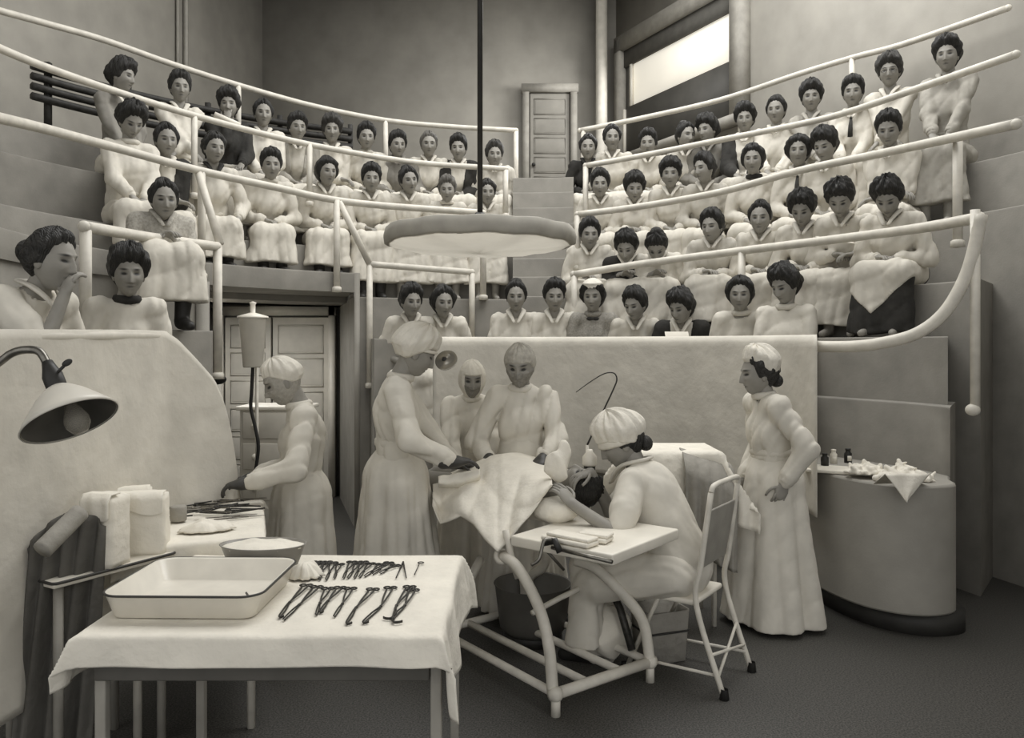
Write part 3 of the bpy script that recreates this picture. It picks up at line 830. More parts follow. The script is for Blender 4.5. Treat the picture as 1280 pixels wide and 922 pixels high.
            def ff(X, Y, Z):
                b = np.clip((kl[2]-Z)/(kl[2]-zh+.01), 0, 1)*np.clip((Y-mk[1]+.22)/.12, 0, 1)
                return .026*b*((1-np.abs(np.sin(15*X+ph[6]+.8*np.sin(5*Z+ph[7]))))**1.4+.5*(1-np.abs(np.sin(27*X+ph[8]+2*Z)))**1.4-.5)+fold(X, Y, Z, .9)
            K.mod(ff)
            return K
        K = lower(); K.cut(lambda X, Y, Z: zh+.01*np.sin(14*X+ph[9])-Z+0*Y)
        obj('skirt', [K.mesh()], sk_m, root)
        if o.get('apron'):
            K = lower(.012); za = zh+o.get('apz', .16)
            K.cut(lambda X, Y, Z: np.maximum(np.maximum((za+o.get('aptri', 0)*np.abs(X-.05))-Z, np.abs(X)-.24), (pel[1]+.03)-Y))
            obj('apron', [K.mesh()], CL[o['apron']], root)
        if o.get('boots'):
            for sd in 'LR':
                sg = 1 if sd == 'R' else -1
                a_, k_ = np.array(J['a'+sd]), np.array(J['k'+sd])
                G = Field(np.minimum(a_, k_)-.2, np.maximum(a_, k_)+.25, .014)
                G.cone(a_, a_+(k_-a_)*.6, .048*s, .062*s, .02)
                G.cone(a_+[0, -.02, -.035], a_+np.array([.02*sg, .165, -.06]), .045*s, .034*s, .025)
                G.cut(lambda X, Y, Z: (a_[2]-.09)-Z+0*X+0*Y)
                obj('boot', [G.mesh()], M_boot, root)
    return body

def seated(hs, hh, dyaw=0, look=0, pitch=.15, roll=0, arms='lap', s=1.06, lean=None, hemz=None, turn=0, side=0, knee=.44, o_lean=.91):
    """hs seat height over the floor the feet stand on, hh height of the head centre over that floor"""
    ps = .095*s
    H = hh-hs-ps
    L1, L2 = .52*s, .152*s
    if lean is None:
        q = (H-.02)/(L1+L2); lean = math.acos(max(o_lean, min(.999, q)))
    if (L1+L2)*math.cos(lean) < H-.03: pass
    k = H/((L1+L2)*math.cos(lean)); k = max(.74, min(1.22, k))
    L1 *= k; L2 *= min(k, 1.06)
    L1 = (H-L2*math.cos(lean))/math.cos(lean)
    pel = np.array([0, 0, hs+ps]); sd = side
    ax = np.array([math.sin(sd), math.sin(lean)*math.cos(sd), math.cos(lean)*math.cos(sd)])
    nk = pel+ax*L1; ch = pel+ax*L1*.68
    lat = np.array([math.cos(sd), 0, -math.sin(sd)])
    sy = -.045*s
    J = dict(pel=pel, chest=ch, neck=nk, head=nk+unit(ax+np.array([0, .12, 0]))*L2, hrot=(look, pitch, roll))
    J['head'] = J['head']+np.array([0, .02, 0])
    J['sR'] = nk+lat*.150*s+ax*sy; J['sL'] = nk-lat*.150*s+ax*sy
    kz = hs+.075
    J['hR'] = pel+[.085*s, .02, -.01]; J['hL'] = pel+[-.085*s, .02, -.01]
    kn = knee
    J['kR'] = np.array([.105*s+side*.1, kn, kz]); J['kL'] = np.array([-.105*s+side*.1, kn, kz])
    J['aR'] = np.array([.085, kn+.0, .085]); J['aL'] = np.array([-.085, kn-.02, .085])
    J['hemz'] = hs*.35 if hemz is None else hemz
    la, lb = .285*s, .245*s
    lapz = hs+.20
    T = {'lap': ((-.045, .30, lapz), (.055, .33, lapz+.012)), 'knees': ((-.13, .40, lapz), (.13, .39, lapz)),
         'fold': ((.10, .29, lapz+.05), (-.10, .32, lapz+.07)), 'rail': ((-.12, .46, max(lapz+.12, J['neck'][2]-.38)), (.16, .45, max(lapz+.12, J['neck'][2]-.38))),
         'write': ((-.10, .40, lapz+.08), (.06, .36, lapz+.09)), 'chinR': ((-.08, .34, lapz+.05), None), 'chinL': (None, (.08, .34, lapz+.05)),
         'side': ((-.20, .30, lapz-.02), (.20, .27, lapz-.02))}[arms]
    tL, tR = T
    chin = J['head']+np.array([0, .10, -.14])
    if tR is None: tR = chin+np.array([.03, 0, -.02])
    if tL is None: tL = chin+np.array([-.03, 0, -.02])
    J['eL'], J['wL'] = ik(J['sL'], tL, la, lb, (-.55, -.35, -.9)); J['eR'], J['wR'] = ik(J['sR'], tR, la, lb, (.55, -.35, -.9))
    if arms in ('lap', 'fold', 'knees', 'side', 'write'):
        J['hdL'] = unit(unit(J['wL']-J['eL'])+np.array([.25, .1, -.15])); J['hdR'] = unit(unit(J['wR']-J['eR'])+np.array([-.25, .1, -.15]))
    J['curlL'] = J['curlR'] = .6
    return J
mat('dark_rubber_glove', 62, .45, .1, 20)
AUD = 'women seated in the tiers'
def crowd(px, py, row, label, look=0.0, arms='lap', **o):
    """px,py: middle of the head in the photo; look: where the face turns, 0 camera, -1 image left, +1 image right"""
    Rh = o.pop('R', {'A': 2.5, 'B': 3.05, 'C': 3.65, 'D': 4.3}[row])
    hd = PR(px, py, Rh)
    left = px < 441
    fl, seat = {'A': (T0, T1), 'B': (T2, T3), 'C': (T3L if left else T3, T4), 'D': (T4, T5)}[row]
    if 'fl' in o: fl = o.pop('fl')
    if 'seat' in o: seat = o.pop('seat')
    hs = seat-fl; hh = hd[2]-fl
    s = o.get('s', 1.07); o['s'] = s
    body_look = o.pop('body', 0.35)
    # facing: mix of toward the middle of the pit and toward the camera
    v = np.array([0-hd[0], 3.6-hd[1]]); v = v/np.linalg.norm(v); c = np.array([-hd[0], -hd[1]]); c = c/np.linalg.norm(c)
    f = unit(v*(1-body_look)+c*body_look)
    face = math.atan2(f[1], f[0]); rz = face-math.pi/2
    cam_dir = math.atan2(c[1], c[0])
    want = cam_dir+look*1.0                     # turning the face to image right = counter-clockwise seen from above
    yaw = -((want-face+math.pi) % (2*math.pi)-math.pi)
    yaw = max(-1.15, min(1.15, yaw))
    J = seated(hs, hh, look=yaw, pitch=o.pop('pitch', .12), roll=o.pop('roll', 0), arms=arms, s=s, hemz=o.pop('hemz', None), side=o.pop('side', 0), o_lean=o.pop('o_lean', .91), knee=o.pop('knee', .43))
    off = np.array(J['head'][:2])               # put the head exactly at its place
    cz, sz = math.cos(rz), math.sin(rz)
    loc = (hd[0]-(cz*off[0]-sz*off[1]), hd[1]-(sz*off[0]+cz*off[1]), fl)
    e = empty('person', loc, rz); tag(e, label, 'person', AUD)
    o.setdefault('seed', int(px*7+py))
    make_person(e, J, o)
    e['_px'] = px
    return e, J
rs = random.Random(3)
C_ = crowd
# top row, left
C_(153, 97, 'D', 'woman in grey blouse with white collar at the left end of the top row', .95, 'lap', top='grey', collar='white', hair='full', body=.1)
C_(225, 111, 'D', 'curly haired woman in white blouse, second from left in the top row', .15, 'fold', hair='pomp')
C_(286, 132, 'D', 'woman in dark blouse raising a pale paper roll, top row left', -.1, 'chinR', top='dark', hair='full', skirt='white')
C_(329, 143, 'D', 'woman in white blouse, fourth from left in the top row', .1, 'lap', hair='flat')
C_(372, 160, 'D', 'woman in white blouse with dark front, fifth from left in the top row', .2, 'lap', top='cream', jacket='mid', hair='pomp')
C_(415, 163, 'D', 'woman with soft wide hair, sixth from left in the top row', 0, 'fold', hair='full', hc=1)
C_(458, 172, 'D', 'woman in white with a dark bow tie, top row left of the lamp rod', .1, 'lap', tie='bow', neck='round')
C_(497, 182, 'D', 'woman in grey blouse, top row, right of the one with the bow tie', .25, 'knees', top='grey', hair='pomp')
C_(536, 181, 'D', 'fair haired woman in white, top row left of the lamp rod', .05, 'lap', hair='flat', hc=2)
C_(573, 186, 'D', 'woman in dark waistcoat over white blouse in the top row, beside the lamp rod', -.1, 'lap', jacket='dark', hair='pomp')
C_(618, 194, 'D', 'woman in white blouse at the aisle end of the left top row', .1, 'lap', hair='pomp', hc=1, top='cream')
# second row, left
C_(164, 153, 'C', 'woman bending her head in a full white dress, left end of the second row', .35, 'lap', pitch=.55, boots=1, hair='full', neck='round')
C_(208, 176, 'C', 'woman in dark jacket over white blouse, second from left in the second row', .2, 'fold', jacket='dark', hair='flat', boots=1)
C_(268, 186, 'C', 'woman in white blouse with dark collar, third from left in the second row', .35, 'side', collar='dark', hair='flat', boots=1, skirt='white')
C_(339, 207, 'C', 'woman in white dress looking at the camera, fourth from left in the second row', .1, 'lap', hair='pomp', boots=1, neck='round')
C_(409, 215, 'C', 'woman in white v-necked dress where the third rail bends down', .35, 'lap', hair='low', boots=1)
C_(464, 224, 'C', 'woman in white dress above the left edge of the hanging lamp', .1, 'lap', hair='pomp', boots=1)
C_(511, 226, 'C', 'woman in white blouse tilting her head, above the hanging lamp', .3, 'lap', roll=.15, hair='flat')
C_(559, 238, 'C', 'fair woman in white with pale cap, above the middle of the hanging lamp', -.05, 'lap', hair='pomp', hc=2, s=1.0, neck='round')
C_(609, 241, 'C', 'woman in white at the aisle end of the left second row', .1, 'lap', hair='flat', s=1.0)
# lower left
C_(205, 251, 'B', 'woman in checked blouse, white apron and black boots behind the short left rail', .15, 'lap', fl=1.80, seat=2.24, top='check', skirt='check', apron='white', apz=.0, boots=1, hair='flat', body=.6, hemz=.20, R=2.66, knee=.42)
C_(161, 342, 'A', 'wide haired woman with dark high collar behind the left white sheet', .1, 'lap', collar='dark', neck='high', hair='full', body=.8, R=2.3)
C_(66, 325, 'A', 'woman in profile resting chin on hand, behind the left white sheet', .9, 'chinR', hair='flat', sleeve='short', body=.3, R=2.42, bun='back')
C_(514, 377, 'A', 'woman in white blouse with dark trimming seated by the passage, left of the pair', .35, 'lap', tie=None, sleeve='short', hair='pomp', body=.7)
C_(554, 378, 'A', 'woman in white blouse seated by the passage, right one of the pair', .25, 'lap', hair='low', body=.7)
# front row behind the long sheet
C_(645, 371, 'A', 'woman in short sleeved white blouse, leftmost behind the long sheet', .0, 'lap', sleeve='short', hair='flat', body=.8)
C_(693, 371, 'A', 'woman in plain white blouse, second from left behind the long sheet', .1, 'lap', hair='pomp', body=.8)
CAPW = C_(741, 371, 'A', 'nurse with white cap, bow tie and bib apron, behind the long sheet', -.15, 'lap', top='stripe', tie='bow', neck='round', hair='low', bun=None, body=.8)
C_(794, 381, 'A', 'woman in white looking down left, beside the dark cardigan behind the long sheet', -.5, 'lap', pitch=.3, hair='pomp', body=.7)
C_(851, 385, 'A', 'woman in dark cardigan over white v-neck leaning left, behind the long sheet', -.55, 'lap', jacket='dark', hair='full', pitch=.3, body=.6)
C_(925, 368, 'A', 'woman with parted hair, second from the right end behind the long sheet', -.05, 'lap', hair='low', bun='low', neck='round', body=.6)
C_(981, 358, 'A', 'woman in white looking down left at the right end of the long sheet', -.65, 'lap', pitch=.35, neck='round', hair='full', body=.4)
# lower right row
C_(737, 294, 'B', 'woman in white blouse at the aisle end of the lower right row', .1, 'lap', hair='pomp', R=2.95)
C_(783, 310, 'B', 'woman in dark blouse looking down, second in the lower right row', -.2, 'lap', o_lean=.74, top='dark', pitch=.45, hair='full', R=2.85, collar='white')
C_(821, 308, 'B', 'woman in white bending far forward, third in the lower right row', -.1, 'lap', o_lean=.70, pitch=.8, hair='pomp', R=2.85)
C_(890, 284, 'B', 'woman in cream blouse looking left with her hands clasped, lower right row', -.4, 'lap', top='cream', hair='pomp', R=2.95)
C_(950, 273, 'B', 'woman in white v-necked dress, middle of the lower right row', -.1, 'lap', hair='flat')
C_(1003, 262, 'B', 'woman bowing her head, third from the right end of the lower right row', -.25, 'lap', pitch=.5, hair='full', bun='back')
C_(1050, 249, 'B', 'woman in white dress writing on a paper held on her knees, lower right row', -.15, 'write', o_lean=.84, pitch=.6, hair='full', skirt='white', hemz=.10)
C_(1110, 248, 'B', 'woman with pointed white apron over a dark skirt, right end of the lower row', -.2, 'lap', pitch=.6, hair='full', skirt='dark', apron='white', apz=.14, aptri=1.0, hemz=.03)
# second row, right
C_(750, 231, 'C', 'woman in white blouse at the aisle end of the second right row', .0, 'lap', hair='pomp')
C_(793, 236, 'C', 'woman in white, second from the aisle in the second right row', .1, 'lap', hair='full', pitch=.25)
C_(838, 218, 'C', 'woman in white with bushy hair, third from the aisle in the second right row', -.05, 'lap', hair='full')
C_(880, 211, 'C', 'woman in cream blouse turned left, fourth from the aisle in the second right row', -.7, 'lap', top='cream', hair='pomp')
C_(941, 200, 'C', 'woman with a dark neckline, fifth from the aisle in the second right row', -.1, 'lap', collar='dark', hair='low', neck='round')
C_(998, 189, 'C', 'woman in white blouse with a long dark tie in the second right row', -.05, 'lap', tie='long', hair='low', bun=None)
C_(1031, 183, 'C', 'woman looking down left beside the one with the dark tie', -.4, 'lap', pitch=.35, hair='full')
C_(1111, 163, 'C', 'woman in white dress leaning on folded arms, right end of the second row', -.15, 'fold', pitch=.35, hair='pomp')
# top row, right
C_(735, 185, 'D', 'woman in dark blouse at the aisle end of the right top row', .0, 'lap', top='dark', hair='flat')
C_(765, 173, 'D', 'woman in white blouse in front of the standing pipe, top row right', .1, 'lap', hair='flat')
C_(810, 180, 'D', 'dark faced woman in white blouse below the window, top row right', -.1, 'lap', hair='pomp')
C_(857, 170, 'D', 'woman in white blouse turning right below the window', .6, 'lap', hair='flat', top='cream')
C_(884, 163, 'D', 'bushy haired woman in grey blouse at the right edge of the window', -.6, 'lap', top='grey', hair='full')
C_(931, 150, 'D', 'woman in dark waistcoat over white blouse, top row right', -.05, 'lap', jacket='dark', hair='full')
C_(970, 139, 'D', 'woman in white blouse beside the post of the second rail, top row right', -.2, 'lap', hair='flat')
C_(1014, 123, 'D', 'woman in pale grey blouse with haloed hair, top row right', .0, 'fold', top='mid', hair='full')
C_(1066, 117, 'D', 'woman in white blouse with a dark tie, top row right', -.05, 'lap', tie='long', hair='pomp', bun=None)
GL = C_(1112, 91, 'D', 'woman with spectacles in white blouse, second from the right end of the top row', -.1, 'fold', hair='full', hc=1)
C_(1184, 71, 'D', 'woman in grey dress at the right end of the top row', -.15, 'lap', top='mid', skirt='mid', hair='full')
# ================================================================= staff round the table
M_gauze = mat('grey_gauze', 132, .9, .08, 60, .5, 120, .003)
M_gauze2 = mat('dim_gauze', 104, .9, .08, 60, .5, 120, .003)
M_capw = mat('white_cap_cloth', 212, .9, .03, 12, .7, 16, .02)
M_capg = mat('grey_knit_cap', 172, .9, .08, 40, .6, 60, .006)
GW = mat('operating_gown', 206, .9, .03, 9, .32, 4, .014, kind='wave')
def eye_slit(w, lo, hi, off, seed=0, everywhere=True, amin=None):
    """cloth over the whole head except a slit for the eyes"""
    def f(A, E, V):
        a = np.degrees(np.abs(A)); e = np.degrees(E)
        z = V[..., 2]
        inside = (1-sstep(a, w-6, w+6))*sstep(z, lo-.006, lo+.006)*(1-sstep(z, hi-.006, hi+.006))
        wave = 1+.12*np.sin(5*A+seed)*np.sin(4*E)+.04*np.sin(15*A-8*E+seed)
        return off*wave*(1-inside)-.012*inside
    return f
def cap_off(front, back, puff, seed=0):
    def f(A, E, V):
        a = np.degrees(np.abs(A)); e = np.degrees(E)
        lim = front+(back-front)*sstep(a, 40, 130)
        m = sstep(e, lim-5, lim+3)
        v = puff*(.45+.55*sstep(e, lim, lim+28))*(1+.10*np.sin(14*A+seed)+.07*np.sin(23*A+5*E+seed)+.10*np.sin(3*A+seed)*np.cos(3*E))
        return m*v-.016*(1-m)
    return f
def mask_off(top, seed=0):
    def f(A, E, V):
        a = np.degrees(np.abs(A)); z = V[..., 2]
        m = (1-sstep(z, top-.005, top+.005))*(1-sstep(a, 88, 104))
        return m*.009*(1+.3*np.sin(9*A+seed)*np.sin(8*E))-.012*(1-m)
    return f
def standing(loc, rz, head, hl, hr, H, hrot, s=1.0, twist=0.0, pole=((-.6, -.3, -.8), (.6, -.3, -.8)), hunch=.0, pely=0):
    """head, hl, hr in world coordinates"""
    loc = np.array(loc, float); Ri = rotz(-rz)
    T = lambda w: Ri @ (np.asarray(w, float)-np.array([loc[0], loc[1], 0]))
    hd = T(head)
    pel = np.array([0, pely, .53*H]); nk = hd-np.array([0, .05+hunch, .138*s])
    nk[0] = hd[0]*.9
    ch = pel*.34+nk*.66+np.array([0, -.02, 0])
    J = dict(pel=pel, chest=ch, neck=nk, head=hd, hrot=hrot)
    lat = rotz(twist) @ np.array([1, 0, 0.])
    J['sR'] = nk+lat*.152*s+[0, -.005, -.045*s]; J['sL'] = nk-lat*.152*s+[0, -.005, -.045*s]
    la, lb = .295*s, .255*s
    J['eL'], J['wL'] = ik(J['sL'], T(hl), la, lb, pole[0]); J['eR'], J['wR'] = ik(J['sR'], T(hr), la, lb, pole[1])
    for sd, sg in (('L', -1), ('R', 1)):
        J['h'+sd] = pel+[sg*.085, 0, -.01]; J['k'+sd] = np.array([sg*.09, pely*.5+.02, .28*H]); J['a'+sd] = np.array([sg*.09, 0, .09])
    return J
def staff(loc, rz, label, J, group=None, **o):
    e = empty('person', (loc[0], loc[1], 0), rz); tag(e, label, 'person', group)
    o.setdefault('vox', .010); o.setdefault('hdet', 1.25); o.setdefault('foldamp', 1.25)
    make_person(e, J, o); return e, np.array(J['head']), head_rot(*J['hrot'])
def cap(e, c, R, s, off, m, name='cap', extra=()):
    return obj(name, [shell(c, R, s, off, 90, 76)]+list(extra), m, e)
TOP = GW
# doctor in profile on the left of the table, facing right
lc = (-.66, 4.62); rz = math.radians(-82)
J = standing(lc, rz, P(520, 442, 4.58), P(575, 584, 4.72), P(566, 577, 4.38), 1.78, (-.12, .42), s=1.05, hunch=.05)
J['hdR'] = unit([-.15, 1, .02]); J['hdL'] = unit([.2, 1, -.1]); J['curlR'] = J['curlL'] = .4
e, c, R = staff(lc, rz, 'doctor in long white gown and bouffant cap in profile, wearing a round head mirror', J, s=1.05, stand=1, gown=1, top=GW, hair=None, gloves=1, neck='high', belt=1, hemw=.30, hemd=.95, nf=8, skf=1.25, seed=11)
rim = [np.array([.088*math.sin(a), .104*math.cos(a)-.004, .048-.05*(1-math.cos(a))/2]) for a in np.linspace(0, 2*math.pi, 24, endpoint=False)]
cap(e, c, R, 1.05, cap_off(26, -20, .058, 1), M_capw, 'cap', [tube(np.array(rim) @ R.T*1.05+c, .010, 8, closed=True)])
hm = np.array([0.01, .165, .035])
mr = obj('head_mirror', [lathe([(0, .012), (.03, .008), (.062, 0), (.066, .002), (.066, -.004), (.03, .004), (0, .007)], 28, hm @ R.T*1.05+c, R @ rotx(math.radians(62)) @ roty(math.radians(48)))], mat('mirror_glass', 170, .12, .03, metal=.7), e)
obj('hub', [ellip(hm @ R.T*1.05+c+[0, -.01, .004], (.016, .016, .016))], M_dark, mr)
# masked assistant behind the table
lc = (-.275, 5.42); rz = math.radians(184)
J = standing(lc, rz, P(590, 474, 5.36), P(603, 590, 5.02), P(572, 590, 5.0), 1.60, (-.05, .25), s=1.0, hunch=.02)
e, c, R = staff(lc, rz, 'shorter masked assistant in white hood, left of the taller surgeon', J, s=1.0, stand=1, gown=1, top=GW, hair=None, gloves=1, neck='high', hemw=.27, seed=12, glovemat=mat('pale_rubber_glove', 112, .5))
cap(e, c, R, 1.0, eye_slit(44, -.16, .045, .020, 2), M_capw, 'hood')
cap(e, c, R, 1.0, mask_off(-.012, 2), M_gauze, 'mask')
# surgeon
lc = (.075, 5.02); rz = math.radians(178)
J = standing(lc, rz, P(650, 458, 4.98), P(678, 574, 4.66), P(612, 574, 4.76), 1.74, (.12, .30), s=1.06, hunch=.03)
e, c, R = staff(lc, rz, 'taller masked surgeon in grey knit cap and white gown, standing behind the table', J, s=1.06, stand=1, gown=1, top=GW, hair=None, gloves=1, neck='high', hemw=.29, seed=13)
cap(e, c, R, 1.06, cap_off(22, -25, .026, 3), M_capg)
cap(e, c, R, 1.06, mask_off(-.004, 5), M_gauze, 'mask')
# nurse at the left instrument table
lc = (-1.22, 4.60); rz = math.radians(108)
J = standing(lc, rz, P(354, 478, 4.54), P(307, 604, 4.22), P(318, 597, 4.42), 1.60, (-.05, .42), s=1.02, hunch=.05, pole=((-.5, -.7, -.6), (.5, -.7, -.6)))
J['hdL'] = unit([.1, 1, -.1]); J['hdR'] = unit([-.1, 1, -.1]); J['curlL'] = J['curlR'] = .7
e, c, R = staff(lc, rz, 'masked nurse in white gown bending over the left instrument table', J, s=1.02, stand=1, gown=1, top=GW, hair=None, gloves=1, neck='high', hemw=.30, hemd=.85, seed=14, nf=7)
cap(e, c, R, 1.02, cap_off(30, -8, .034, 4), M_capw, 'cap')
cap(e, c, R, 1.02, eye_slit(46, -.010, .028, .010, 5), mat('pale_gauze', 158, .9, .06, 60, .5, 120, .003), 'veil')
# nurse standing at the right
lc = (1.60, 4.93); rz = math.radians(98)
J = standing(lc, rz, P(947, 468, 4.90), P(980, 606, 4.72), P(928, 600, 4.98), 1.66, (.05, .10), s=1.0, pole=((-.5, -.7, -.3), (.5, -.8, -.3)))
J['hdL'] = unit([.1, .35, -1]); J['hdR'] = unit([-.1, .5, -1]); J['hnL'] = (-1, .2, 0); J['hnR'] = (1, .2, 0)
e, c, R = staff(lc, rz, 'nurse in white cap and long white dress standing at the right', J, s=1.02, stand=1, top=CL['white'], skirt='white', hair='flat', bun='low', neck='round', belt=1, hemw=.34, hemd=.92, hem=.04, seed=15, nf=6, hc=0)
cap(e, c, R, 1.02, cap_off(44, 2, .066, 7), M_capw, 'cap')
# anaesthetist seated at the head of the table
lc = (.86, 4.15); rz = math.radians(64)
hdw = P(776, 552, 4.30)
Ri = rotz(-rz)
J = seated(.455, hdw[2], look=-.45, pitch=.42, arms='lap', s=1.06, hemz=.12, knee=.44, o_lean=.92)
dlt = rotz(rz) @ np.array([J['head'][0], J['head'][1], 0]); lc = (hdw[0]-dlt[0], hdw[1]-dlt[1])
T = lambda w: Ri @ (np.asarray(w, float)-np.array([lc[0], lc[1], 0]))
J['eL'], J['wL'] = ik(J['sL'], T(P(716, 630, 4.00)), .31, .27, (-.5, -.6, -1.0))
J['eR'], J['wR'] = ik(J['sR'], T(P(738, 590, 4.30)), .30, .26, (.5, -.4, -1.0))
J['hdL'] = unit([.05, .75, .75]); J['curlL'] = .45; J['hnL'] = (-.3, -.6, .5)
e, c, R = staff(lc, rz, 'seated nurse in white cap and elbow sleeves leaning over the end of the table', J, s=1.08, top=GW, skirt='white', sleeve='short', hair='flat', bun='low', neck='v', seed=16, boots=1, loose=1, foldamp=.35, vox=.011)
band = [np.array([.086*math.sin(a), .104*math.cos(a)-.006, .030-.02*(1-math.cos(a))/2]) for a in np.linspace(0, 2*math.pi, 24, endpoint=False)]
cap(e, c, R, 1.08, cap_off(18, -6, .060, 6), M_capw, 'cap', [tube(np.array(band) @ R.T*1.08+c, .016, 8, closed=True, flat=1.5)])
AN = lc
# patient lying under the sheets
hp = P(724, 606, 4.36)
pv = unit([-.80, .60, 0]); e = empty('person', (hp[0]+pv[0]*.8, hp[1]+pv[1]*.8, .80)); tag(e, 'patient lying under white sheets on the operating table, head toward the seated nurse', 'person')
L = np.array(e.location); hl_ = hp-L
lat = np.array([.60, .80, 0])
Bf = Field(hl_-[1.75, .45, .3], hl_+[.3, 1.5, .4], .014)
nk = hl_+pv*.17-[0, 0, .05]; ch = nk+pv*.22-[0, 0, .03]; pe = nk+pv*.52-[0, 0, .03]; kn = pe+pv*.42+[0, 0, .02]; an = kn+pv*.38-[0, 0, .14]
Bf.cone(hl_+pv*.06, nk, .05, .05); Bf.cone(nk, ch, .06, .10, .05); Bf.cone(ch, pe, .10, .10, .05)
for sg in (-1, 1):
    Bf.chain([pe+lat*.09*sg, kn+lat*.11*sg, an+lat*.10*sg], [.08, .055, .04])
    Bf.chain([nk+lat*.16*sg+pv*.04, nk+lat*.20*sg+pv*.28-[0, 0, .03], nk+lat*.16*sg+pv*.50-[0, 0, .03]], [.05, .04, .03])
    Bf.ell(nk+lat*.15*sg+pv*.54-[0, 0, .03], (.05, .05, .025)); Bf.cone(an+lat*.10*sg, an+lat*.11*sg+[0, 0, .12], .035, .03)
Rp = np.stack([np.cross([0, 0, 1.0], -pv)*1.0, np.array([0, 0, 1.0]), -pv], 1)
obj('body', [Bf.mesh()]+head_parts(hl_, Rp, 1.0), SK_L, e)
obj('hair', hair_parts(hl_, Rp, 1.0, 'flat', 3, None), HAIRS[0], e)
# small extras of the audience
ec, Jc = CAPW
Rc = head_rot(*Jc['hrot'])
obj('cap', [shell(np.array(Jc['head']), Rc, 1.07, lambda A, E, V: np.where(np.degrees(E) > 44-12*sstep(np.degrees(np.abs(A)), 60, 150), .052, -.02))], M_capw, ec)
eg, Jg = GL; Rg = head_rot(*Jg['hrot']); hc_ = np.array(Jg['head'])
gl = []
for sg in (-1, 1):
    q = [np.array([sg*.031+.021*math.cos(a), .098, .008+.017*math.sin(a)]) @ Rg.T*1.07+hc_ for a in np.linspace(0, 2*math.pi, 14, endpoint=False)]
    gl.append(tube(np.array(q), .0028, 6, closed=True))
    gl.append(tube(np.array([np.array([sg*.052, .096, .010]), np.array([sg*.076, .0, .006])]) @ Rg.T*1.07+hc_, .0025, 6))
gl.append(tube(np.array([[-.010, .100, .012], [.010, .100, .012]]) @ Rg.T*1.07+hc_, .0025, 6))
obj('spectacles', gl, M_steel, eg)
# ================================================================= props
M_enamel = mat('tray_enamel', 216, .3, .03, 10, spec=.5)
M_rim = mat('dark_enamel_rim', 60, .4)
M_paper = mat('white_paper', 222, .85, .03)
M_cream = mat('lamp_cloth', 196, .85, .05, 4, .4, 20, .01)
nt = M_cream.node_tree; b_ = nt.nodes['Principled BSDF']; tr = nt.nodes.new('ShaderNodeBsdfTranslucent'); tr.inputs['Color'].default_value = tone(225)
mxs = nt.nodes.new('ShaderNodeMixShader'); mxs.inputs[0].default_value = .38
nt.links.new(b_.outputs[0], mxs.inputs[1]); nt.links.new(tr.outputs[0], mxs.inputs[2]); nt.links.new(mxs.outputs[0], nt.nodes['Material Output'].inputs['Surface'])
M_glass = mat('jar_glass', 205, .12, .02, spec=.6)
bb = M_glass.node_tree.nodes['Principled BSDF']; bb.inputs['Transmission Weight'].default_value = .75; bb.inputs['IOR'].default_value = 1.15

# hanging lamp: shallow cloth drum on a long rod
lx, ly, lz = wx(600, 5.0), 5.0, 2.32
hl = empty('hanging_lamp', (lx, ly, lz)); tag(hl, 'broad shallow cloth drum lamp hanging from a long dark rod over the operating table', 'lamp')
n = 12
def ring(r, z, nn=48):
    a = np.linspace(0, 2*math.pi, nn, endpoint=False)
    k = np.cos(math.pi/n)/np.cos((a % (2*math.pi/n))-math.pi/n)
    k = .5+.5*k
    return np.stack([r*k*np.cos(a), r*k*np.sin(a), np.full(nn, z)+.004*np.sin(n*a)], -1)
obj('shade', [wrap(np.stack([ring(.565, 0), ring(.598, .005), ring(.604, .05), ring(.592, .095), ring(.58, .10), ring(.58, .05), ring(.565, .012), ring(.565, 0)]))], mat('shaded_lamp_rim', 168, .8, .05), hl)  # rim toned darker than the diffuser cloth to paint in its unlit side
obj('spoke', [tube([(0, 0, .13), (.58*math.cos(t), .58*math.sin(t), .085)], .008, 6) for t in np.linspace(0, 2*math.pi, 6, endpoint=False)], M_dark, hl)
rr = [ring(.572, -.002), ring(.45, -.030), ring(.30, -.045), ring(.12, -.052), ring(.004, -.053)]
obj('diffuser', [wrap(np.stack(rr))], M_cream, hl)
obj('rod', [tube([(0, 0, .13), (0, 0, 5.28)], .017, 10)], M_dark, hl)
obj('hub', [lathe([(0, .20), (.03, .20), (.05, .16), (.05, .13), (0, .13)], 20)], M_dark, hl)

# lamp at the left edge
c = P(88, 527, 2.45); ax = unit(np.array([-.46, .24, .82]))
u = unit(np.cross([0, 1.0, 0], ax)); v = np.cross(ax, u); RL = np.stack([u, v, ax], 1)
ll = empty('work_lamp', tuple(c)); tag(ll, 'tilted dish lamp with white shade and dark fittings in front of the left sheet', 'lamp')
obj('shade', [lathe([(.138, 0), (.142, .002), (.128, .022), (.105, .05), (.075, .085), (.045, .112), (.030, .122), (.026, .118), (.07, .080), (.10, .045), (.135, .004)], 48, (0, 0, 0), RL)], mat('lamp_enamel', 205, .4, .03, spec=.5), ll)
obj('reflector', [lathe([(.134, .004), (.10, .042), (.07, .077), (.03, .10), (0, .105)], 40, (0, 0, 0), RL)], mat('dark_reflector', 74, .4, .1, metal=.3), ll)  # inside of the dish in a dark tone
obj('bulb', [lathe([(0, -.048), (.022, -.044), (.036, -.022), (.036, .0), (.024, .03), (.014, .06), (.014, .10), (0, .10)], 24, RL @ np.array([.02, 0, 0]), RL)], M_glass, ll)
obj('socket', [lathe([(.024, .112), (.030, .125), (.030, .165), (.022, .19), (.016, .215), (0, .215)], 20, (0, 0, 0), RL)], M_dark, ll)
sk_ = RL @ np.array([0, 0, .16])
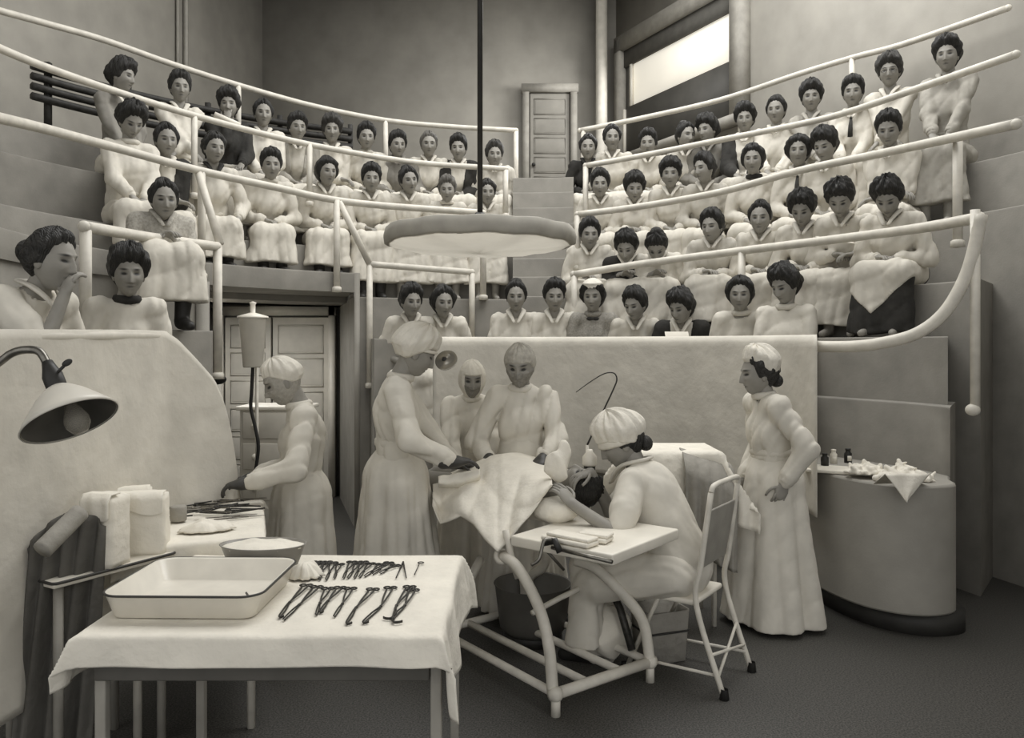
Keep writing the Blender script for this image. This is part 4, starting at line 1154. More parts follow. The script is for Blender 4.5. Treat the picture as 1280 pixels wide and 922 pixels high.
obj('thumbscrew', [tube([sk_, sk_+[.045, -.02, .035]], .005, 8), ellip(sk_+[.055, -.02, .045], (.018, .006, .010), roty(-.5))], M_dark, ll)
obj('arm', [tube(spline([RL @ np.array([0, 0, .2]), RL @ np.array([-.02, 0, .27]), RL @ np.array([-.12, .0, .30]), np.array([-.32, .05, .05]), np.array([-.34, .05, -.5]), np.array([-.34, .05, -c[2]+.03])], 8), .013, 10)], M_steel, ll)
obj('base', [lathe([(0, .06), (.03, .06), (.12, .03), (.15, 0.0), (0, 0)], 28, (-.34, .05, -c[2]))], M_dark, ll)

# irrigating jar on its stand, small cabinet, in the passage
ir = empty('irrigator_stand', (wx(316, 6.3), 6.3, 0)); tag(ir, 'tall stand holding a tapered glass irrigating jar in front of the double door', 'stand')
zt = CAMZ+(430-397)/1000*6.3; zb = CAMZ+(430-459)/1000*6.3
obj('jar', [lathe([(0, zb), (.07, zb), (.075, zb+.01), (.105, zt-.01), (.112, zt), (.105, zt), (.07, zb+.02), (0, zb+.02)], 32)], mat('milk_glass', 208, .25, .03, spec=.5), ir)
obj('lid', [lathe([(.12, zt), (.118, zt+.012), (.04, zt+.035), (.02, zt+.04), (.02, zt+.10), (.028, zt+.12), (0, zt+.13)], 28)], M_white, ir)
obj('pole', [tube([(0, .1, .03), (0, .1, zt-.05)], .014, 10), tube([(0, .1, zb+.08), (0, .0, zb+.02)], .010, 8)], M_pipe, ir)
obj('tube', [tube(spline([(0, 0, zb), (-.01, 0, zb-.2), (-.015, 0, zb-.32), (.02, -.01, zb-.46), (.05, -.02, zb-.62), (.03, -.02, zb-.8)], 8), .014, 8)], M_rubber, ir)
obj('base', [tube([(-.22, .1, .03), (.22, .1, .03)], .016, 8), tube([(0, -.12, .03), (0, .32, .03)], .016, 8)], M_pipe, ir)
cb = empty('cabinet', (wx(346, 6.9), 6.95, 0)); tag(cb, 'small white cabinet with a round drawer knob behind the nurse on the left', 'cabinet')
zc = CAMZ-.078*6.75
obj('body', [rbox((0, 0, zc/2), (.54, .40, zc-.06), .01)], M_door, cb); obj('top', [rbox((0, 0, zc-.015), (.60, .44, .035), .01)], M_white, cb)
for i in range(3):
    dr = obj('drawer', [rbox((0, -.205, zc-.16-.26*i), (.48, .02, .22), .006)], M_door, cb)
    obj('knob', [ellip((-.13, -.235, zc-.16-.26*i), (.028, .026, .028))], M_white, dr)

# ------------------------------------------------------------- cloth over a table top
def drape(x0, x1, y0, y1, z, ov, seed=0, n=70, wav=.02, taper=None):
    """ov overhang lengths (left, right, front, back); returns grid verts"""
    def axis(a, b, oa, ob, m):
        t = np.concatenate([np.linspace(-oa, 0, max(3, int(m*.22)), endpoint=False), np.linspace(0, b-a, int(m*.56), endpoint=False), np.linspace(b-a, b-a+ob, max(3, int(m*.22)))])
        return t+a
    X, Y = np.meshgrid(axis(x0, x1, ov[0], ov[1], n), axis(y0, y1, ov[2], ov[3], n), indexing='ij')
    dxl, dxr = np.clip(x0-X, 0, 9), np.clip(X-x1, 0, 9); dyl, dyr = np.clip(y0-Y, 0, 9), np.clip(Y-y1, 0, 9)
    dx, dy = dxl+dxr, dyl+dyr
    drop = np.maximum(dx, dy)+.15*np.minimum(dx, dy)
    r = .02
    bend = lambda d: np.where(d < r, d, r+(d-r)*.10)
    Xo = np.clip(X, x0, x1)+np.sign(X-(x0+x1)/2)*bend(dx)*(1-.0*dy); Yo = np.clip(Y, y0, y1)+np.sign(Y-(y0+y1)/2)*bend(dy)
    mn = np.minimum(dx, dy)
    Xo += np.sign(X-(x0+x1)/2)*mn*.38; Yo += np.sign(Y-(y0+y1)/2)*mn*.38
    w = wav*np.clip(drop/.15, 0, 1)
    Xo += np.sign(X-(x0+x1)/2)*(dx > 0)*w*np.sin(Y*17+seed+2*np.sin(Y*5)); Yo += np.sign(Y-(y0+y1)/2)*(dy > 0)*w*np.sin(X*15+seed+2*np.sin(X*4))
    Z = z-np.where(drop < r, drop**2/(2*r)*1.0, drop-r/2)+.0025*wob(X*14, Y*14, seed)
    return np.stack([Xo, Yo, Z], -1)

# front table with tray and instruments
ft = empty('instrument_table', (-.79, 2.94, 0)); tag(ft, 'low front table with dark edge and grey square legs under the spread instruments', 'table')
tx0, tx1, ty0, ty1, tz = -1.34, -.235, 2.49, 3.40, .80
L = np.array(ft.location)
obj('top', [rbox(((tx0+tx1)/2-L[0], (ty0+ty1)/2-L[1], tz-.022), (tx1-tx0-.01, ty1-ty0-.01, .03), .006)], M_white, ft)
obj('apron', [rbox(((tx0+tx1)/2-L[0], (ty0+ty1)/2-L[1], tz-.115), (tx1-tx0-.05, ty1-ty0-.05, .09), .006)], mat('grey_enamel', 96, .5), ft)
for x in (tx0+.04, tx1-.005):
    for y in (ty0+.05, ty1-.05):
        obj('leg', [rbox((x-L[0], y-L[1], (tz-.05)/2), (.035, .035, tz-.05), .005)], mat('leg_enamel', 150, .4), ft)
o = obj('table_cloth', [grid(drape(tx0, tx1, ty0, ty1, tz, (.16, .24, .105, .12), 2, 84, .014))], M_linen); solid(o, .004)
tag(o, 'white cloth spread over the front table with creased hanging corners', 'cloth')
# tray
def rrect(hx, hy, r, n=8):
    pts = []
    for cx, cy, a0 in ((hx-r, hy-r, 0), (-hx+r, hy-r, 90), (-hx+r, -hy+r, 180), (hx-r, -hy+r, 270)):
        for k in range(n+1):
            a = math.radians(a0+90*k/n); pts.append((cx+r*math.cos(a), cy+r*math.sin(a)))
    return np.array(pts)
def dish(prof, hx, hy, r):
    """prof: list of (inset, z) from the outer foot over the rim to the inside floor"""
    rows = []
    for ins, z in prof:
        p = rrect(hx-ins, hy-ins, max(r-ins, .004)); rows.append(np.c_[p, np.full(len(p), z)])
    rows.append(np.c_[np.zeros_like(rows[-1][:, :2]), np.full(len(rows[-1]), prof[-1][1])])
    first = np.c_[np.zeros_like(rows[0][:, :2]), np.full(len(rows[0]), prof[0][1])]
    return wrap(np.stack([first]+rows))
ty = empty('enamel_tray', (-1.075, 2.81, tz+.006), math.radians(-1)); tag(ty, 'large deep rectangular enamel tray with dark rim on the front table', 'tray')
obj('tray_body', [dish([(.035, 0), (.03, .003), (.004, .075), (.0, .08), (.004, .084), (.012, .08), (.038, .012), (.05, .010)], .265, .235, .07)], M_enamel, ty)
p_ = rrect(.265, .235, .07); obj('rim', [tube(np.c_[p_, np.full(len(p_), .081)], .0042, 8, closed=True)], M_rim, ty)
obj('drain_hole', [lathe([(0, .002), (.008, .002), (.008, -.002), (0, -.002)], 16, (.10, .218, .052), rotx(math.pi/2))], M_rubber, ty)
o = obj('glass_rod', [tube([(-.93, 2.80, tz+.030), (-.87, 2.68, tz+.034)], .004, 8)], M_instr); tag(o, 'thin dark rod lying inside the large enamel tray', 'rod')
bs = empty('basin', (-.985, 3.17, tz+.006)); tag(bs, 'oval enamel basin holding a white towel behind the large tray', 'basin')
obj('basin_body', [lathe([(0, 0), (.12, 0), (.135, .02), (.165, .10), (.172, .105), (.165, .105), (.13, .02), (0, .015)], 40, (0, 0, 0), None, 1.0, .62)], mat('basin_enamel', 140, .4, .05), bs)
def lump(n, m, rx, ry, h, seed, rag=.0):
    a = np.linspace(0, 2*math.pi, n, endpoint=False); t = np.linspace(0, 1, m)
    A, T = np.meshgrid(a, t)
    rad_ = T*(1+rag*np.sin(9*A+seed)+rag*np.sin(17*A+2*seed)); X = rx*rad_*np.cos(A); Y = ry*rad_*np.sin(A)
    Z = h*(1-T**2.2)*(1+.35*wob(X*60, Y*60, seed))+.002
    return wrap(np.stack([X, Y, Z], -1)[::-1])
o = obj('towel', [lump(60, 16, .160, .098, .022, 4, .02)], M_linen, loc=(-.985, 3.17, tz+.098)); solid(o, .004); tag(o, 'white towel folded in the oval basin on the front table', 'towel')
o = obj('towel', [lump(48, 14, .07, .06, .05, 7, .10)], M_linen, loc=(-.80, 3.08, tz+.008)); solid(o, .004); tag(o, 'small crumpled white towel beside the oval basin', 'towel')

def T_(px, py, z=tz+.010):
    d = (CAMZ-z)*1000/(py-430); return np.array([(px-640)/1000*d, d, z])
def forceps(a, b, bow=.0, spread=.010, ring=.013, hook=0):
    """ring handles at a, jaw tip at b"""
    v = b-a; Lg = np.linalg.norm(v); d = v/Lg; l = np.array([-d[1], d[0], 0]); out = []
    for sg in (-1, 1):
        rc = a+l*sg*(ring*.95)
        out.append(tube([rc+ring*(d*math.cos(t)+l*math.sin(t)) for t in np.linspace(0, 2*math.pi, 14, endpoint=False)], .0030, 6, closed=True))
        k = [rc+d*ring, a+d*Lg*.30+l*sg*spread*.8, a+d*Lg*.58, a+d*Lg*.78-l*sg*spread*.35+l*bow*.5, b-l*sg*.002+l*bow]
        if hook: k += [b+l*(bow+hook*.6)+d*.006, b+l*(bow+hook)-d*.004]
        S_ = spline(k, 5); out.append(tube(S_+np.array([0, 0, .002*sg]), np.linspace(.0036, .0024, len(S_)), 6))
    out.append(ellip(a+d*Lg*.58, (.006, .006, .005), None, 8, 6))
    return out
ORD = ['first', 'second', 'third', 'fourth', 'fifth', 'sixth', 'seventh', 'eighth', 'ninth', 'tenth', 'eleventh', 'twelfth', 'thirteenth']
back_row = [((397, 702), (378, 722)), ((402, 704), (386, 724)), ((409, 702), (398, 724)), ((416, 703), (409, 724)), ((424, 705), (418, 722)),
            ((440, 702), (428, 722)), ((447, 704), (436, 722)), ((454, 702), (443, 722)), ((463, 704), (448, 721)), ((476, 705), (457, 720)), ((486, 703), (466, 717)), ((494, 706), (474, 716))]
for i, (a, b) in enumerate(back_row):
    o = obj('forceps', forceps(T_(*a), T_(*b), bow=.004*((i % 3)-1), ring=.011), M_instr)
    tag(o, 'short dark forceps, %s from left in the back row of instruments' % ORD[i], 'forceps', 'forceps in the back row on the front table')
front_row = [((383, 731), (345, 770), .012, .012), ((396, 733), (356, 774), -.004, 0), ((410, 735), (392, 768), .008, 0), ((425, 734), (398, 764), .006, .01), ((438, 735), (420, 770), -.006, 0),
             ((466, 736), (428, 778), .014, .016), ((488, 734), (466, 777), -.030, .016), ((512, 733), (482, 776), .024, .030), ((516, 737), (498, 772), -.02, -.03)]
for i, (a, b, bw, hk) in enumerate(front_row):
    o = obj('forceps', forceps(T_(*a), T_(*b), bow=bw, hook=hk, ring=.012), M_instr)
    tag(o, 'long dark curved forceps, %s from left in the front row of instruments' % ORD[i], 'forceps', 'forceps in the front row on the front table')
a = T_(504, 702); o = obj('tweezers', [tube([a, T_(495, 722)], [.004, .002], 6), tube([a, T_(508, 722)], [.004, .002], 6)], M_instr); tag(o, 'small open tweezers forming a wedge at the right of the back row', 'tweezers')
a = T_(526, 703); o = obj('ring_probe', [tube([a+.012*np.array([math.cos(t), math.sin(t), 0]) for t in np.linspace(0, 2*math.pi, 14, endpoint=False)], .0022, 6, closed=True), tube([a-[.004, .012, 0], T_(518, 718)], .002, 6)], M_instr)
tag(o, 'thin probe with a ring end, rightmost in the back row on the front table', 'probe')

# ------------------------------------------------------------- left instrument table
za = .85
TA = math.radians(18)
ta = empty('instrument_table', (-1.50, 3.86, 0), TA); tag(ta, 'left instrument table under a white cloth in front of the masked nurse', 'table')
hx, hy = .27, .44
obj('top', [rbox((0, 0, za-.02), (2*hx, 2*hy, .03), .006)], M_white, ta)
for sx in (-1, 1):
    for sy in (-1, 1): obj('leg', [tube([(sx*(hx-.04), sy*(hy-.04), za-.03), (sx*(hx-.04), sy*(hy-.04), 0)], .018, 10)], M_pipe, ta)
obj('lower_shelf', [rbox((0, 0, .3), (2*hx-.06, 2*hy-.06, .02), .004)], M_white, ta)
V = drape(-hx, hx, -hy, hy, za, (.06, .06, .14, .06), 5, 60, .008)
o = obj('table_cloth', [grid(V)], M_linen, loc=(-1.50, 3.86, 0), rot=(0, 0, TA)); solid(o, .004); tag(o, 'white cloth on the left instrument table under piled forceps', 'cloth')
def A_(u, v, z=.0): return rotz(TA) @ np.array([u, v, 0])+np.array([-1.50, 3.86, za+.010+z])
rr = random.Random(5)
for i in range(20):
    u, v = rr.uniform(-.24, .16), rr.uniform(.02, .38); t = rr.uniform(-.6, .9)
    a = A_(u, v, .006+.008*(i % 5)); b = a+.17*np.array([math.cos(t), math.sin(t)*.7, .12*rr.uniform(-.2, 1)])
    o = obj('forceps', forceps(a, b, bow=rr.uniform(-.01, .01), ring=.011), M_instr if i % 3 else M_steel)
    tag(o, 'forceps heaped on the left instrument table before the masked nurse', 'forceps', 'forceps heaped on the left instrument table')
for i, (u, v) in enumerate(((.02, -.02), (.06, -.06), (.10, .0), (.14, -.04))):
    a = A_(u, v, .004); o = obj('scalpel', [tube([a, a+[.09, .03, 0], a+[.15, .05, 0]], [.004, .005, .002], 6, flat=.6)], M_steel)
    tag(o, 'slim knife in the row along the right edge of the left instrument table', 'knife', 'knives on the left instrument table')
o = obj('dressing_roll', [lathe([(0, 0), (.035, 0), (.038, .004), (.038, .066), (.034, .07), (0, .07)], 24)], M_linen2, loc=tuple(A_(-.10, -.02))); tag(o, 'short grey roll of dressing standing by the heaped forceps', 'roll')
o = obj('gauze_pad', [lump(50, 14, .12, .07, .04, 3, .05)], M_linen, loc=tuple(A_(.04, -.26)), rot=(0, 0, .4)); solid(o, .004); tag(o, 'crumpled white gauze pad near the front edge of the left instrument table', 'gauze')
# stand with the wrapped packages
SB = math.radians(-29.5)       # long edge runs away to the right
zs = .82
stp = empty('package_stand', (-1.73, 3.27, 0), math.radians(60)); tag(stp, 'low enamel stand carrying the cloth wrapped packages at the left', 'stand')
obj('top', [rbox((0, 0, zs-.012), (.52, .40, .024), .006)], M_white, stp)
obj('rim', [tube(np.c_[rrect(.262, .202, .02, 4), np.full(20, zs-.004)], .006, 8, closed=True)], M_rim, stp)
for sx in (-1, 1):
    for sy in (-1, 1): obj('leg', [tube([(sx*.22, sy*.16, zs-.02), (sx*.22, sy*.16, 0)], .018, 10)], mat('leg_enamel', 150), stp)
def package(px, py, d, w, h, dep, label, rz, seed, m=None):
    q = P(px, py, d); z0 = zs
    e = empty('wrapped_package', (q[0], q[1], z0), rz); tag(e, label, 'package', 'cloth wrapped packages')
    n, k = 40, 14
    rows = []
    for j in range(k):
        f = j/(k-1); sh = rrect(w/2*(1+.03*math.sin(3*f+seed)), dep/2, .03, 9)
        z = h*f
        rows.append(np.c_[sh*(1+.025*np.sin(sh[:, :1]*70+seed+5*f)*np.sin(9*f+sh[:, 1:]*50)), np.full(len(sh), z)])
    rows.append(np.c_[rows[-1][:, :2]*.55, np.full(len(sh), h*1.06)]); rows.append(np.c_[rows[-1][:, :2]*.02, np.full(len(sh), h*1.07)])
    rows.insert(0, np.c_[rows[0][:, :2]*.01, np.full(len(sh), 0)])
    obj('wrapping', [wrap(np.stack(rows))], m or M_linen, e)
    # folded flap over the top and front
    a = np.linspace(-1, 1, 18); b = np.linspace(0, 1, 12); A_2, B2 = np.meshgrid(a, b, indexing='ij')
    X = A_2*w/2*.96; Y = -dep/2-.006-.004*np.sin(6*A_2+seed)-.0*B2; Z = h*1.03-B2*h*(.30+.05*np.sin(3*A_2))
    Y = np.where(B2 < .12, -dep/2-.006+(1-B2/.12)*dep*.5, Y); Z = np.where(B2 < .12, h*1.07, Z)
    o = obj('flap', [grid(np.stack([X, Y, Z], -1))], m or M_linen, e); solid(o, .006)
    return e
package(178, 700, 3.40, .20, .24, .14, 'tall square cloth wrapped package in front, nearest to the instruments', math.radians(12), 1)
package(134, 712, 3.20, .13, .27, .14, 'narrow cloth wrapped package leaning beside the tall square one', math.radians(-10), 2)
package(150, 690, 3.62, .26, .22, .12, 'pale cloth wrapped package lying behind the two front ones', math.radians(25), 4)
o = obj('towel', [lump(60, 16, .17, .09, .13, 9, .05)], M_linen, loc=(-1.87, 3.48, zs+.03), rot=(0, 0, .6)); solid(o, .005); tag(o, 'heap of folded white towels at the back of the package stand', 'towel')
# cloth hanging over the left end of the stand
V = np.zeros((50, 40, 3))
for i, u in enumerate(np.linspace(0, 1, 50)):
    for j, f in enumerate(np.linspace(0, 1, 40)):
        px = 28+105*u; yt = 690-45*math.sin(u*2.6)-10*u; d = 2.95+.18*u
        t = P(px, yt, d); z = t[2]+(.05-t[2])*f
        V[i, j] = (t[0]-.03*f, d-.05*f+.03*f*math.sin(u*17+2*f)+.015*math.sin(u*31+5*f)-(.08 if f < .04 else 0)*0, z)
o = obj('hanging_cloth', [grid(V)], mat('shaded_cloth', 92, .9, .06, 8, .5, 18, .02)); solid(o, .006); tag(o, 'grey cloth hanging to the floor at the left end of the package stand', 'cloth')  # cloth colour darkened to carry the shadow in this corner
o = obj('cloth_roll', [tube(spline([P(52, 688, 2.86), P(72, 668, 2.92), P(100, 640, 3.02)], 6), [.035]*13, 12)], M_linen2); tag(o, 'rolled grey cloth slanting over the left end of the package stand', 'cloth')

# ------------------------------------------------------------- operating table
ot = empty('operating_table', (.15, 4.2, 0)); tag(ot, 'white tubular operating table with curved legs and a lattice of floor tubes', 'operating table')
L = np.array(ot.location)
N_ = np.array([.20, 3.66, .10]); u = np.array([-.60, .80, 0]); v = np.array([.80, .60, 0])
W_ = .62; LN = 1.02
def tb(name, pts, r, m=M_pipe): return obj(name, [tube(np.array(pts)-L, r, 12)], m, ot)
for k in (0, .2, .42, .62): tb('floor_tube', [N_+v*k, N_+v*k+u*LN], .020)
tb('cross_tube', [N_-v*.03, N_+v*(W_+.03)], .026); tb('cross_tube', [N_+u*LN-v*.03, N_+u*LN+v*(W_+.03)], .022)
for q in (N_, N_+v*W_, N_+u*LN, N_+u*LN+v*W_):
    cs = obj('foot', [tube([q-L, q-L-[0, 0, .1]], .022, 12)], M_pipe, ot)
    obj('joint', [ellip(q-L, (.036, .036, .036))], M_pipe, cs)
def leg(q, top, nm='leg'):
    a = np.array(q); b = np.array(top)
    tb(nm, spline([a, a+(b-a)*.12+[.01, -.01, .14], a*.52+b*.48+[.05, -.05, .10], a*.18+b*.82+[.035, -.03, .06], b], 8), .027)
leg(N_+u*.02, P(628, 694, 3.98)); leg(N_+v*W_, P(718, 700, 4.12))
leg(N_+u*LN, P(600, 700, 4.75)); leg(N_+u*LN+v*W_, P(680, 690, 4.75))
tb('coil', [P(628, 694, 3.98)+.03*np.array([math.cos(t), .5*math.sin(t), math.sin(t)]) for t in np.linspace(0, 5.2, 14)], .014)
tb('brace', [P(632, 662, 3.98), P(640, 700, 3.96), P(648, 722, 3.95)], .018)
tb('brace', [P(665, 766, 4.0), P(700, 747, 4.12), P(752, 722, 4.2)], .014)
tb('brace', [P(790, 812, 4.08), P(775, 760, 4.2), P(752, 712, 4.3), P(735, 695, 4.4)], .020, M_instr)
# table top and head board
a_ = np.array([-.78, .62, 0]); w_ = np.array([.62, .78, 0])
c0 = np.array([.43, 3.42, .80])
RT = np.stack([w_, np.cross([0, 0, 1.0], w_), [0, 0, 1.0]], 1)
def slab(name, a0, a1, w0, w1, z, t, m):
    cc = c0+a_*(a0+a1)/2+w_*(w0+w1)/2; cc[2] = z-t/2
    return obj(name, [rbox(cc-L, (abs(w1-w0), abs(a1-a0), t), .008, RT)], m, ot)
slab('head_board', 0, .56, 0, .62, .80, .05, M_white)
slab('table_top', .57, 1.05, .36, .72, .84, .05, M_white)
tb('side_bar', [P(690, 684, 3.58), P(765, 702, 3.36)], .009, M_steel)
tb('clamp', [P(680, 678, 3.6), P(694, 676, 3.56), P(700, 690, 3.54)], .016, M_dark)
tb('crank', spline([P(690, 674, 3.56), P(680, 676, 3.54), P(674, 698, 3.52), P(664, 706, 3.52)], 5), .008, M_steel)
tb('rod', [P(676, 680, 3.7), P(705, 712, 3.72)], .007, M_steel)

# sheet over the patient
top = [(541, 603), (552, 596), (570, 588), (592, 579), (612, 570), (628, 568), (645, 574), (662, 581), (678, 588), (690, 596)]
bot = [(541, 632), (550, 655), (560, 652), (576, 645), (592, 655), (606, 674), (622, 690), (636, 676), (650, 658), (664, 642), (678, 622), (690, 606)]
V = np.zeros((64, 34, 3))
for i, px in enumerate(np.linspace(541, 690, 64)):
    yt = np.interp(px, *zip(*top)); yb = np.interp(px, *zip(*bot)); dt = np.interp(px, [541, 620, 690], [4.86, 4.72, 4.36]); db = np.interp(px, [541, 620, 690], [4.42, 3.93, 3.96])
    for j in range(34):
        if j < 6:
            f = j/6; q = P(px, yt, dt); V[i, j] = (q[0]+.30*(1-f)*.55, dt+.34*(1-f), q[2]-.05*(1-f)**2-.0)
        else:
            f = (j-6)/27; y = yt+(yb-yt)*f; d = dt+(db-dt)*(f**.75)+(.022*wob(px*.10+f*4, f*9-px*.05, 1.0)+.05*(1-abs(math.sin(px*.052+f*1.6+.5*math.sin(px*.03))))**1.6+.035*(1-abs(math.sin(px*.031-f*3.2+1)))**1.8)*min(1, f*3)-.06*math.sin(f*math.pi)
            V[i, j] = P(px, y, d)
o = obj('patient_sheet', [grid(V)], M_linen); solid(o, .006); tag(o, 'creased white sheet over the patient, hanging to a point in front', 'sheet')
V = np.zeros((30, 14, 3))
for i, t in enumerate(np.linspace(0, 1, 30)):
    for j, f in enumerate(np.linspace(0, 1, 14)):
        px = 548+52*t; y = 596-10*t+(12+6*math.sin(t*3))*f; d = 4.44+.05*t-.05*math.sin(f*3); V[i, j] = P(px, y, d)+np.array([0, 0, .004*wob(t*20, f*6)])
o = obj('towel', [grid(V)], M_linen); solid(o, .008); tag(o, 'small white towel under the gloved hand of the doctor in profile', 'towel')
def softlump(name, c, r, label, cat, m=M_linen, h=.010, seed=0, R=None, fold=.006, extra=()):
    r = np.array(r); F_ = Field(-r-.06, r+.06, h); F_.ell((0, 0, 0), r, .01)
    for q, rr_ in extra: F_.ell(q, rr_, .03)
    F_.mod(lambda X, Y, Z: -fold*(1-np.abs(np.sin(26*X+14*Z+seed+np.sin(19*Y)))+.7*(1-np.abs(np.sin(31*Y-17*X+seed*2+np.sin(23*Z))))-.7))
    Vv, Q = F_.mesh()
    if R is not None: Vv = Vv @ np.asarray(R).T
    o = obj(name, [(Vv, Q)], m, loc=tuple(c)); tag(o, label, cat); return o
q = P(694, 640, 4.08); softlump('pillow', (q[0], q[1], .855), (.118, .09, .07), 'soft white pillow on the head board below the seated nurse\'s hand', 'pillow', seed=1)
q = P(697, 585, 4.16); softlump('gauze_mask', (q[0], q[1], q[2]), (.050, .05, .085), 'folded white gauze held upright above the seated nurse\'s hand', 'gauze', seed=3, extra=[((.03, 0, .06), (.035, .03, .09)), ((-.04, .0, .02), (.04, .04, .05))], fold=.016)
for i, (px, py, d, sx, sy, lab) in enumerate(((712, 671, 3.62, .26, .10, 'flat folded white towel lying on the head board by the crank'), (742, 667, 3.66, .16, .10, 'second folded white towel on the head board, near the seated nurse\'s elbow'))):
    qq = P(px, py, d); e = obj('folded_towel', [rbox((0, 0, .012), (sx, sy, .022), .009), rbox((.01, .005, .031), (sx*.9, sy*.85, .016), .007)], M_linen, loc=(qq[0], qq[1], .802), rot=(0, 0, math.radians(-40+12*i))); tag(e, lab, 'towel')
q = P(737, 575, 4.42); e = empty('drop_bottle', (q[0], q[1], q[2]-.03)); tag(e, 'small white anaesthetic bottle with a dark base held near the seated nurse\'s face', 'bottle')
obj('bottle_body', [lathe([(0, 0), (.035, 0), (.04, .01), (.04, .05), (.02, .075), (.015, .09), (0, .09)], 20)], M_white, e)
obj('bottle_base', [lathe([(0, -.045), (.030, -.045), (.032, -.04), (.032, .0), (0, .0)], 20)], M_dark, e)
wp = [P(734, 556, 4.9), P(750, 522, 4.9), P(766, 488, 4.9), P(771, 474, 4.9), P(767, 466, 4.9), P(755, 467, 4.9), P(738, 477, 4.9), P(720, 490, 4.9)]
S_ = spline(wp, 6)
ws = empty('wire_stand', tuple(S_[0])); tag(ws, 'thin dark wire bent over in a loop behind the seated nurse', 'wire'); L = np.array(ws.location)
obj('wire', [tube(S_-L, np.linspace(.006, .0025, len(S_)), 8)], M_instr, ws)
obj('upright', [tube([(0, 0, 0), (0, 0, .03-L[2])], .010, 8)], M_pipe, ws); obj('base', [lathe([(0, .03), (.10, .02), (.12, 0), (0, 0)], 20, (0, 0, -L[2]))], M_dark, ws)

# draped table behind the seated nurse
dt_ = empty('draped_table', (1.0, 5.0, 0)); tag(dt_, 'small white table under a sheet behind the seated nurse', 'table')
obj('top', [rbox((0, 0, 1.03), (.50, .40, .03), .006)], M_white, dt_)
for sx in (-1, 1):
    for sy in (-1, 1): obj('leg', [tube([(sx*.22, sy*.17, 1.02), (sx*.22, sy*.17, 0)], .016, 8)], M_pipe, dt_)
V = drape(.75, 1.25, 4.80, 5.20, 1.055, (.34, .30, .42, .2), 8, 70, .030)
o = obj('table_cloth', [grid(V)], M_linen); solid(o, .005); tag(o, 'white sheet draped in folds over the small table behind the seated nurse', 'cloth')
V = np.zeros((40, 24, 3))
for i, t in enumerate(np.linspace(0, 1, 40)):
    for j, f in enumerate(np.linspace(0, 1, 24)):
        x = 1.02+.30*t; y = 4.70-.02*f+.02*math.sin(t*26+f)*(.3+f)-.02*t; z = 1.0-.14*t-.50*f
        if f < .08: y += (.08-f)*2.2; z = 1.068-.09*t-.4*f
        V[i, j] = (x, y, z)
o = obj('hanging_cloth', [grid(V)], M_linen2); solid(o, .006); tag(o, 'grey pleated cloth hanging from the right of the small draped table', 'cloth')

# folding chair
fv = rotz(math.radians(72)) @ np.array([0, .0, 0])
fc = empty('folding_chair', (AN[0]-.0, AN[1]+.02, 0), math.radians(55)); tag(fc, 'white metal folding chair with solid back panel under the seated nurse', 'chair')
for sx in (-1, 1):
    obj('rear_leg', [tube(spline([(sx*.20, -.34, 0), (sx*.20, -.20, .42), (sx*.195, -.22, .62), (sx*.19, -.27, .98)], 6), .014, 10)], M_pipe, fc)
    lg = obj('front_leg', [tube([(sx*.18, .20, 0), (sx*.18, .02, .40), (sx*.18, -.10, .62)], .012, 10)], M_pipe, fc)
    obj('side_brace', [tube([(sx*.19, -.31, .10), (sx*.185, .17, .09)], .008, 8)], M_pipe, fc)
for q in ((-.20, -.34), (.20, -.34), (-.18, .20), (.18, .20)): obj('rubber_foot', [lathe([(.018, .05), (.024, .0), (0, 0)], 12, (q[0], q[1], 0))], M_rubber, fc)
obj('seat', [rbox((0, -.0, .425), (.37, .38, .03), .013)], M_white, fc)
obj('back_panel', [rbox((0, -.228, .74), (.36, .014, .30), .006, rotx(math.radians(10)))], mat('chair_panel', 150, .5, .06), fc)
obj('top_tube', [tube(spline([(-.19, -.27, .98), (-.16, -.275, 1.01), (0, -.277, 1.015), (.16, -.275, 1.01), (.19, -.27, .98)], 6), .014, 10)], M_pipe, fc)
obj('stretcher', [tube([(-.20, -.28, .20), (.20, -.30, .13)], .008, 8), tube([(-.20, -.31, .10), (.20, -.26, .24)], .008, 8)], M_pipe, fc)
# things beneath
e = empty('canvas_pail', (.80, 4.34, 0), math.radians(20)); tag(e, 'grey square canvas pail standing under the folding chair', 'pail')
obj('pail_body', [dish([(.03, 0), (.02, .004), (.0, .27), (.0, .28), (.01, .28), (.03, .02)], .13, .11, .03)], M_linen2, e)
obj('band', [tube(np.c_[rrect(.128, .108, .03), np.full(36, .17)], .006, 6, closed=True)], M_dark, e)
e = empty('enamel_pan', (.12, 4.62, .0)); tag(e, 'round grey enamel pail under the middle of the operating table', 'pail')
obj('pan_body', [lathe([(0, .05), (.17, .05), (.19, .08), (.22, .32), (.226, .325), (.215, .32), (.18, .08), (0, .07)], 40)], mat('pan_enamel', 92, .45, .06), e); obj('base_ring', [lathe([(.16, .0), (.17, .0), (.17, .06), (.16, .06)], 32)], M_dark, e)
softlump('soiled_sheet', (.47, 4.32, .15), (.17, .14, .16), 'crumpled white sheet on the floor beneath the head board', 'sheet', M_linen, .012, 4, fold=.02)
